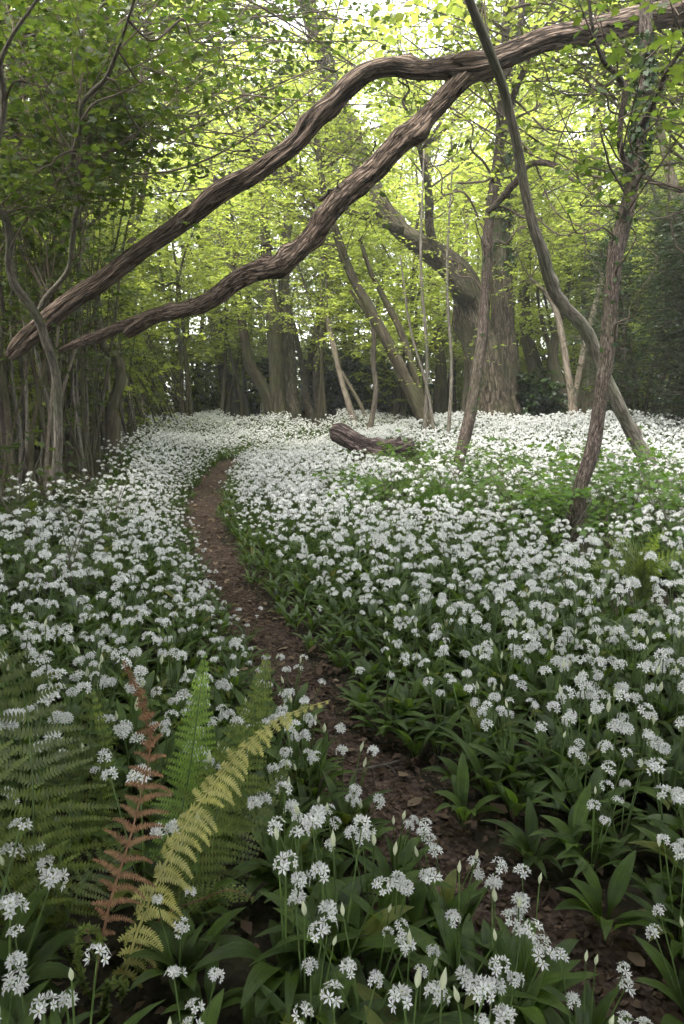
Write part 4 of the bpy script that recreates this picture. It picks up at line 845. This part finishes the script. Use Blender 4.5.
# ------------------------------------------------------------------ ferns
def frond(pts, maxw, up, npairs, np_in, droop=0.0, curl=.0, bare=.12, fwd=.35, rach=.0032, shape=.8, side=(1,1), fill=1.0, seed=0, jit=.09):
    """rachis base->tip, pinnae both sides cut into pinnules"""
    rd = np.random.default_rng(seed); c = smooth(pts, 60); P = c[:, :3]; Tg = np.gradient(P, axis=0); Tg /= np.linalg.norm(Tg, axis=1)[:, None]
    g = Geo(); tube(g, np.c_[P, np.linspace(rach, .0007, 60)], 5, cap=False, mat=1)
    up = np.asarray(up, float); L = np.linalg.norm(np.diff(P, axis=0), axis=1).sum()
    for k in range(npairs):
        s = bare + (1-bare)*(k+.5)/npairs; u = (s-bare)/(1-bare); w = maxw*(min(1, u/.22)*.45+.55 if u < .22 else 1)*max(0, 1-((u-.2)/.8)**1.25 if u > .2 else 1) + .004
        f = s*59; i = int(f); p = P[i] + (P[min(i+1,59)]-P[i])*(f-i); t = Tg[i]; sd = np.cross(t, up); sd /= np.linalg.norm(sd); nn = np.cross(sd, t)
        sp = L*(1-bare)/npairs
        for sgn, on_ in ((1, side[0]), (-1, side[1])):
            if not on_: continue
            wl = w*on_*rd.uniform(1-1.6*jit,1+.9*jit); dr_ = droop*rd.uniform(.6,1.5); m = max(3, int(round(np_in*wl/maxw)))
            d0 = sd*sgn*math.cos(fwd) + t*math.sin(fwd) + rd.normal(0,jit,3); q = p.copy(); step = wl/m; d = d0.copy()
            pts_ = [q.copy()]; dirs = []
            for j in range(m):
                d = d0 + np.array([0,0,-dr_*(j/m)**.9]) + nn*curl*(j/m); d /= np.linalg.norm(d); q = q + d*step; pts_.append(q.copy()); dirs.append(d)
            base_w = min(sp*.62, step*2.6)*fill
            for j in range(m):
                d = dirs[j]; tt = t - d*np.dot(t, d); tt /= np.linalg.norm(tt)+1e-9; l = base_w*(1-.75*(j/m)**1.5); a0 = pts_[j]; a1 = pts_[j+1]; mid = a0*.35+a1*.65
                nrm = np.cross(d, tt)
                for e in (1, -1):
                    tip = mid + tt*e*l*rd.uniform(.75,1.1) + d*step*.35 + nrm*rd.normal(0,.12)*l
                    g.add([a0, mid + tt*e*l*.55 - d*step*.3, tip, a1], [(0,1,2,3)], mat=0)
    return g
def P3(l): return [tuple(at(x, y, Y)) for x, y, Y in l]
up_cam = lambda a, b, c: np.array([a, b, c], float)
# fern in the middle: yellow, brown, green fronds from one stock
b = np.array([-.42, 1.0, float(h(-.42, 1.0))]); bx = tuple(b)
root = empty('fern', b, 'fern with one yellow, one withered brown and several green fronds beside the path', 'fern')
def add_frond(name, mats, label=None, **k):
    pts = [tuple(np.array(q)-b) for q in k.pop('pts')]; g = frond(pts, **k); o = g.obj(name, mats, root)
    if label: o['label'] = label
    return o
add_frond('frond', [M['fern_yellow'], M['fern_yellow']], 'yellow arching frond with drooping side leaflets', pts=[bx]+P3([(112,990,1.0),(138,930,1.02),(160,875,1.05),(186,825,1.1),(218,778,1.15),(250,742,1.2),(285,716,1.25),(330,700,1.3)]), maxw=.072, up=(.3,-.75,.6), npairs=36, np_in=16, droop=2.2, bare=.10, fwd=.5, seed=1, fill=1.0, side=(1,.55), jit=.2)
add_frond('frond', [M['fern_brown'], M['fern_brown']], 'withered reddish brown frond with a curled tip', pts=[bx]+P3([(100,950,.98),(112,895,1.0),(128,845,1.03),(142,790,1.08),(150,745,1.1),(146,715,1.12),(134,685,1.13),(125,664,1.14)]), maxw=.062, up=(.15,-.95,.25), npairs=20, np_in=16, droop=.7, curl=.5, bare=.22, fwd=.6, seed=2, fill=.8, side=(1,.75), jit=.2)
add_frond('frond', [M['fern_green'], M['stem']], 'upright bright green young frond', pts=[bx]+P3([(150,930,1.1),(172,850,1.2),(186,790,1.3),(194,740,1.36),(199,700,1.40),(206,653,1.42)]), maxw=.062, up=(.0,-.95,.3), npairs=30, np_in=10, droop=.2, bare=.35, fwd=.3, seed=3, fill=1.25)
add_frond('frond', [M['fern_mid'], M['stem']], 'olive green frond nearest the path', pts=[bx]+P3([(165,930,1.08),(205,840,1.2),(235,770,1.3),(252,720,1.38),(262,685,1.42),(268,652,1.45)]), maxw=.085, up=(.1,-.9,.4), npairs=30, np_in=14, droop=.2, bare=.30, fwd=.35, seed=4, fill=1.2)
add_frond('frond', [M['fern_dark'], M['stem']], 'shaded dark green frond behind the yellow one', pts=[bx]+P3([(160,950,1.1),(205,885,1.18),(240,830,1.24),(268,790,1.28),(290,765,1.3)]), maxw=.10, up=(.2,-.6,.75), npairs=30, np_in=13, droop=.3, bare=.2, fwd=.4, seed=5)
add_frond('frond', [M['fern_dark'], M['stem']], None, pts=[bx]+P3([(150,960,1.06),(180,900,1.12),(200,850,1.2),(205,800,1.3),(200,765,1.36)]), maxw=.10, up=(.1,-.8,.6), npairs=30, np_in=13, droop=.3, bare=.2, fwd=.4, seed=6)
add_frond('frond', [M['fern_mid'], M['fern_brown']], None, pts=[bx]+P3([(130,960,1.05),(165,915,1.1),(200,900,1.12),(230,890,1.14),(255,900,1.14)]), maxw=.06, up=(.2,-.5,.85), npairs=24, np_in=10, droop=.3, bare=.2, fwd=.4, seed=7)
g = Geo(); rr_ = np.random.default_rng(17); cl = smooth([tuple(np.array(q)-b) for q in P3([(148,752,1.1),(150,735,1.1),(146,712,1.12),(135,685,1.13),(124,663,1.14)])], 60)
for k in range(420):
    i = rr_.integers(0, 60); R0 = .0085*math.sin(PI*(.12+.8*i/59))+.001; d = rr_.normal(0,1,3); d /= np.linalg.norm(d); e = np.cross(d, [0,.3,1.]); e /= np.linalg.norm(e); q = cl[i] + d*R0*rr_.uniform(.4,1); z_ = rr_.uniform(.003,.006)
    g.add([q, q+d*z_*.4-e*z_*.5, q+d*z_, q+d*z_*.4+e*z_*.5], [(0,1,2,3)], mat=0)
o = g.obj('frond_tip', [M['fern_brown']], root); o['label'] = 'tightly rolled reddish brown frond tip'
# curled young croziers
def crozier(px, py, Y, R, seed):
    c0 = at(px, py, Y); pts = [bx]; m = at(px-10, py+45, Y)*.5+b*.5; pts.append(tuple(m)); 
    for a in np.linspace(PI, PI-4.6, 14): pts.append((c0[0]+R*math.cos(a)*(1-.12*(PI-a)), c0[1], c0[2]+R*math.sin(a)*(1-.12*(PI-a))))
    pts = [tuple(np.array(q)-b) for q in pts]; g = Geo(); c = smooth(pts, 60); tube(g, np.c_[c, np.linspace(.004,.003,60)], 6, mat=1)
    rd = np.random.default_rng(seed)
    for k in range(260):
        i = rd.integers(8, 60); d = rd.normal(0,1,3); d /= np.linalg.norm(d); e = np.cross(d, [0,0,1.]); p = c[i]; s = rd.uniform(.005,.014)
        g.add([p, p+d*s*.5-e*s*.3, p+d*s, p+d*s*.5+e*s*.3], [(0,1,2,3)], mat=0)
    o = g.obj('crozier', [M['fern_mid'], M['fern_mid']], root); o['label'] = 'tightly curled young frond at the fern foot'
crozier(92, 938, .98, .022, 1); crozier(118, 990, .96, .018, 2)
g = Geo(); sp = [tuple(np.array(q)-b) for q in P3([(60,905,1.0),(56,880,1.0),(55,842,1.01)])]; 
# left dark fern
b2 = np.array([-.66, 1.13, float(h(-.66, 1.13))]); root = empty('fern', b2, 'large dark green fern spreading wide fronds at the left frame edge', 'fern'); b = b2; bx = tuple(b2)
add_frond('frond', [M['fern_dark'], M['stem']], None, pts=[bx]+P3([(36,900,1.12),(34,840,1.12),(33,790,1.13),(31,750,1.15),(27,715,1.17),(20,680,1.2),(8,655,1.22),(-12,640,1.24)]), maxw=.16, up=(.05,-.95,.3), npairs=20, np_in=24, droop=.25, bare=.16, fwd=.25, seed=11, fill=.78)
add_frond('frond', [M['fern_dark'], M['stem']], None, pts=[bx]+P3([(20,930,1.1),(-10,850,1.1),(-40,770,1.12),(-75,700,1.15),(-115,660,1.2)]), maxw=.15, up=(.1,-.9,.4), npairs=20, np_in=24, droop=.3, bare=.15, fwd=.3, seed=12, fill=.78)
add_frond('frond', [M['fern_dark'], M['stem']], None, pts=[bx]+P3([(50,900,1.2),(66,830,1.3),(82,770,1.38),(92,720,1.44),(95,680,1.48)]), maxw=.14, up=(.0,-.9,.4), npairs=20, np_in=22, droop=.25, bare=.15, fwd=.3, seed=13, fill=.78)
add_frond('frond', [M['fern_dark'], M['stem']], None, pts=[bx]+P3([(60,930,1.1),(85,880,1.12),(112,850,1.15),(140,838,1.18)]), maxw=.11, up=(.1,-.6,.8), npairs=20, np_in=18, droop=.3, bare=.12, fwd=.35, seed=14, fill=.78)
add_frond('frond', [M['fern_mid'], M['stem']], 'thin lighter green young frond', pts=[bx]+P3([(70,900,1.25),(100,800,1.35),(104,740,1.42),(96,705,1.44),(92,690,1.45)]), maxw=.03, up=(.0,-.95,.3), npairs=20, np_in=7, droop=.2, bare=.45, fwd=.4, seed=15)
# small fern on the right and its neighbour
for k, (px, py, lab) in enumerate([(640,575,'small bright green fern below the ivy-clad tree on the right'),]):
    b = gnd(px, py+50); bx = tuple(b); root = empty('fern', b, lab, 'fern'); Yk = b[1]
    for j, l in enumerate([[(640,572),(632,556),(622,545),(612,540)], [(641,572),(638,556),(632,545),(624,538)], [(643,572),(645,555),(650,542),(658,533)], [(645,574),(656,562),(668,558),(676,560)], [(638,575),(622,568),(612,568),(606,574)], [(642,574),(643,556),(641,545),(640,536)]]):
        add_frond('frond', [M['fern_mid'], M['stem']], None, pts=[bx]+P3([(640+(x-640)*1.55, y-3, Yk-.05*i) for i, (x, y) in enumerate(l)]), maxw=.07, up=(.0,-.7,.7), npairs=20, np_in=9, droop=.2, bare=.2, fwd=.4, seed=30+j)

# ------------------------------------------------------------------ the wood behind and around
def proto_tree(seed, H, spread, leaf='kite', size=.12, nb=70, lean=.1, zlo=1.6, nst=1, lpt=15):
    rd = np.random.default_rng(seed); cs = []
    for k in range(nst):
        lx_, ly_ = rd.normal(0, lean, 2)*H; b0 = rd.normal(0,.22,2)*(nst > 1); r = rd.uniform(.07,.13)/(1 if nst == 1 else 1.5)
        cs.append(smooth([(b0[0], b0[1], -.12, r*1.5), (b0[0]+lx_*.05+rd.normal(0,.05), b0[1]+ly_*.05, .5, r*1.05)] + [(b0[0]+lx_*t+rd.normal(0,.12), b0[1]+ly_*t+rd.normal(0,.12), H*t, r*(1-.8*t)) for t in (.25,.45,.65,.82,1)], 50))
    z = zlo + (H+.6-zlo)*rd.uniform(0,1,nb)**.85; a = rd.uniform(0,6.3,nb); prof = np.sin(np.clip((z-zlo*.4)/(H+1-zlo*.4),0,1)*PI*.86+.3); rr = spread*prof*rd.uniform(.35,1,nb)
    cxy = np.stack([np.interp(z, cs[0][:,2], cs[0][:,0]), np.interp(z, cs[0][:,2], cs[0][:,1])], -1)
    tg = np.stack([cxy[:,0]+rr*np.cos(a), cxy[:,1]+rr*np.sin(a), z], -1)
    G = Geo()
    for k, c in enumerate(cs): tube(G, c, 9, .10, seed+k)
    W, F = crown(rd, cs, tg, leaf, size, 7, lpt, r0=.016, twl=(.35,.8), wood=G)
    return G.mesh('trunk', [M['bark_far']], True), F.mesh('crown', [M['leaf_spring']])
PROT = [proto_tree(301,11,2.6,nb=115), proto_tree(302,13,2.9,nb=125,zlo=2.2), proto_tree(303,9,2.5,nb=115,zlo=.9,nst=3,lean=.14), proto_tree(304,12,2.4,nb=115,zlo=1.5,nst=2,lean=.08), proto_tree(305,7.5,2.3,nb=120,zlo=.5,nst=4,lean=.16), proto_tree(306,14,3.0,nb=125,zlo=2.6)]
DESC = ['single trunked', 'tall single trunked', 'three stemmed', 'twin stemmed', 'low many stemmed', 'tallest straight']
rdt = np.random.default_rng(91); spots = []
def try_add(x, y, dmin, k=None):
    if all((x-a)**2+(y-b)**2 > dmin*dmin for a, b, _ in spots): spots.append((x, y, int(rdt.integers(0,6)) if k is None else k))
for x, y, k in [(-6.2,6.5,2),(-5.6,9.2,4),(-6.6,12.5,0),(-4.9,13.8,4),(-7.6,10.0,3),(-5.4,17.0,2),(-8.8,15.0,1),(-3.4,19.2,3),(5.8,14.8,0),(7.6,14.2,4),(8.8,9.0,2),(6.6,6.0,4),(9.5,12.5,1),(1.6,18.5,4),(4.3,17.8,3),(-1.2,20.0,0)]: spots.append((x, y, k))
for _ in range(1800):
    y = rdt.uniform(18.5, 34); x = rdt.uniform(-.6*y-3, .6*y+3); try_add(x, y, 2.1 if y < 27 else 3.0 if y < 40 else 4.5)
far0 = len(spots)
protos = {}
for i, (x, y, k) in enumerate(spots):
    tm, cm = PROT[k]
    if k not in protos:
        r = bpy.data.objects.new('woodland_tree', None); C.objects.link(r)
        for nme, me in (('trunk', tm), ('crown', cm)):
            c = bpy.data.objects.new(nme, me); C.objects.link(c); c.parent = r
        protos[k] = r
    else: r = clone(protos[k])
    s = rdt.uniform(.85, 1.15); r.location = (x, y, float(h(x, y))); r.rotation_euler = (0,0,rdt.uniform(0,6.3)); r.scale = (s,s,s)
    u = x/y; pos = 'at the left edge' if u < -.33 else 'left of the path end' if u < -.12 else 'behind the path end' if u < .05 else 'behind the massive old tree' if u < .28 else 'behind the dark yews at the right'
    dep = 'near' if y < 16 else 'middle distance' if y < 24 else 'far'
    tag(r, '%s tree, %s, %s' % (DESC[k], {'near':'near the flowers','middle distance':'in the middle distance','far':'in the far background'}[dep], pos), 'tree', 'spring green trees of the background wood')
print('trees', len(spots), 'F', bF)

sh = None; rds = np.random.default_rng(55)
SHR = [(-9+2.3*i + rds.uniform(-.6,.6), 23 + rds.uniform(-1,3)) for i in range(9)] + [(-14+3.1*i + rds.uniform(-.8,.8), 31 + rds.uniform(-2,2)) for i in range(10)] + [(-5.2,7.5),(-5.6,10.6),(-5.0,12.2),(-6.0,5.4),(-6.4,8.9),(-5.8,14.8),(6.4,15.8),(8.8,16.5),(4.6,19.5)] + [(-9.5,21),(-7.4,20.2),(-5.9,21.4),(-4.6,22.6),(-8.2,24),(-3.4,24.5)]
for i, (x, y) in enumerate(SHR):
    if sh is None: sh = r = bush('hazel_bush', 'x', 'bush', (0,0,0), (1.9,1.5,2.6), 150, 'kite', .12, 'leaf_spring', 640, stems=9, twigs=5, lpt=13, twl=(.3,.6), r0=.014, tilt=.5)
    else: r = clone(sh)
    s_ = rds.uniform(.8,1.2); r.location = (x, y, float(h(x,y))); r.rotation_euler = (0,0,rds.uniform(0,6.3)); r.scale = (s_,s_,s_*rds.uniform(.8,1.2))
    u = x/y; tag(r, 'light green bushy understorey shrub %s, %s' % ('within the left thicket' if x < -4.9 and y < 16 else 'right of the old tree' if u > .2 else 'beyond the path end' if u > -.15 else 'left of the path end', 'at middle distance' if y < 21 else 'far back' if y < 28 else 'farthest back'), 'bush', 'light green shrubs under the wood')
# unseen trees added beside and behind the camera so their crowns darken the foreground
def shade_tree():
    rd = np.random.default_rng(808); c = smooth([(0,0,-.12,.16),(.05,0,.6,.12),(.1,.08,2.2,.10),(.05,.1,4.2,.07),(0,0,6.5,.02)], 50)
    G = Geo(); tube(G, c, 10, .1, 5); tg = ell(rd, 260, (0,0,4.6), (2.7,2.7,1.9)); W, F = crown(rd, [c], tg, 'oval', .13, 6, 10, r0=.02, twl=(.35,.8))
    r = bpy.data.objects.new('woodland_tree', None); C.objects.link(r); G.obj('trunk', [M['bark_far']], r, attr=True); merge_crown(W, F, r, M['leaf_laurel']); return r  # added light blocker out of frame, dark laurel leaves let little through
sh0 = None
SHADE = [(-1.7,.55,0),(2.1,-.3,0),(-2.4,-1.2,0),(.2,-2.6,0),(-4.2,.8,0),(4.2,.6,0),(-1.8,-4.8,0),(2.4,-4.6,0),(5.2,-3,0),(-5.2,-2.6,0),(.3,-7.2,0),(-4.5,-7,0),(4.8,-6.6,0),(-7.4,-.5,0),(7.4,-.5,0),(-7.0,3.4,0)]
for x, y, k in SHADE:
    sh0 = r = shade_tree() if sh0 is None else clone(sh0); r.location = (x, y, float(h(x,y))); r.rotation_euler = (0,0,rdt.uniform(0,6.3)); r.scale = (1,1,1)
    tag(r, 'unseen dark evergreen tree added beside the near path to shade the ferns', 'tree', 'unseen trees added to shade the near path')

for x, y, lab in [(-2.0,.35,'unseen leafy hazel bush added off the left to shade the ferns'), (2.2,-.2,'unseen leafy hazel bush added off the right to shade the near path')]:  # out-of-frame bushes added at both sides to darken the foreground
    bush('hazel_bush', lab, 'bush', on(x, y), (.9,.8,1.9), 90, 'maple', .11, 'leaf_near', int(x*10)+90, stems=8, twigs=4, lpt=7, r0=.012)
# ------------------------------------------------------------------ haze
HAZE = 0.0038
if HAZE:
    m, nt, out = nm('haze_air'); v = N(nt, 'ShaderNodeVolumePrincipled'); v.inputs['Color'].default_value = (.97,1,.94,1); v.inputs['Density'].default_value = HAZE; v.inputs['Anisotropy'].default_value = .4
    nt.links.new(v.outputs[0], out.inputs['Volume'])
    g = Geo(); x0, x1, z0, z1 = -130, 130, -3, 24
    g.add([(x0,x0,z0),(x1,x0,z0),(x1,x1,z0),(x0,x1,z0),(x0,x0,z1),(x1,x0,z1),(x1,x1,z1),(x0,x1,z1)], [(0,3,2,1),(4,5,6,7),(0,1,5,4),(1,2,6,5),(2,3,7,6),(3,0,4,7)])
    o = g.obj('haze', [m]); tag(o, kind='stuff')

# ------------------------------------------------------------------ light
SUN_EL, SUN_AZ = 54, -140      # azimuth from +Y (ahead), negative = from the left
w = bpy.data.worlds.new('World'); bpy.context.scene.world = w; w.use_nodes = True; nt = w.node_tree; nt.nodes.clear()
sky = nt.nodes.new('ShaderNodeTexSky'); sky.sky_type = 'NISHITA'; sky.sun_disc = False; sky.sun_elevation = math.radians(SUN_EL); sky.sun_rotation = math.radians(SUN_AZ)
hs = nt.nodes.new('ShaderNodeHueSaturation'); hs.inputs['Saturation'].default_value = .15; hs.inputs['Value'].default_value = 1.1
bg = nt.nodes.new('ShaderNodeBackground'); bg.inputs[1].default_value = .15; wo = nt.nodes.new('ShaderNodeOutputWorld')
nt.links.new(sky.outputs[0], hs.inputs['Color']); nt.links.new(hs.outputs[0], bg.inputs[0]); nt.links.new(bg.outputs[0], wo.inputs[0])
sl = bpy.data.lights.new('sun', 'SUN'); sl.energy = 1.5; sl.angle = math.radians(25); sl.color = (1,.95,.86)
so = bpy.data.objects.new('sun', sl); C.objects.link(so)
az, el = math.radians(SUN_AZ), math.radians(SUN_EL)
dirv = Vector((math.sin(az)*math.cos(el), math.cos(az)*math.cos(el), math.sin(el)))
so.rotation_euler = dirv.to_track_quat('Z', 'Y').to_euler()

sc = bpy.context.scene
sc.render.engine = 'CYCLES'
sc.view_settings.view_transform = 'Standard'; sc.view_settings.look = 'None'; sc.view_settings.gamma = 1; sc.view_settings.use_curve_mapping = False
sc.view_settings.exposure = 3.0
cy = sc.cycles
cy.max_bounces = 6; cy.diffuse_bounces = 4; cy.glossy_bounces = 2; cy.transmission_bounces = 5; cy.volume_bounces = 0; cy.transparent_max_bounces = 4
cy.caustics_reflective = False; cy.caustics_refractive = False
cy.use_adaptive_sampling = True; cy.adaptive_threshold = .02
cy.use_denoising = True; cy.denoiser = 'OPENIMAGEDENOISE'
cy.sample_clamp_indirect = 8
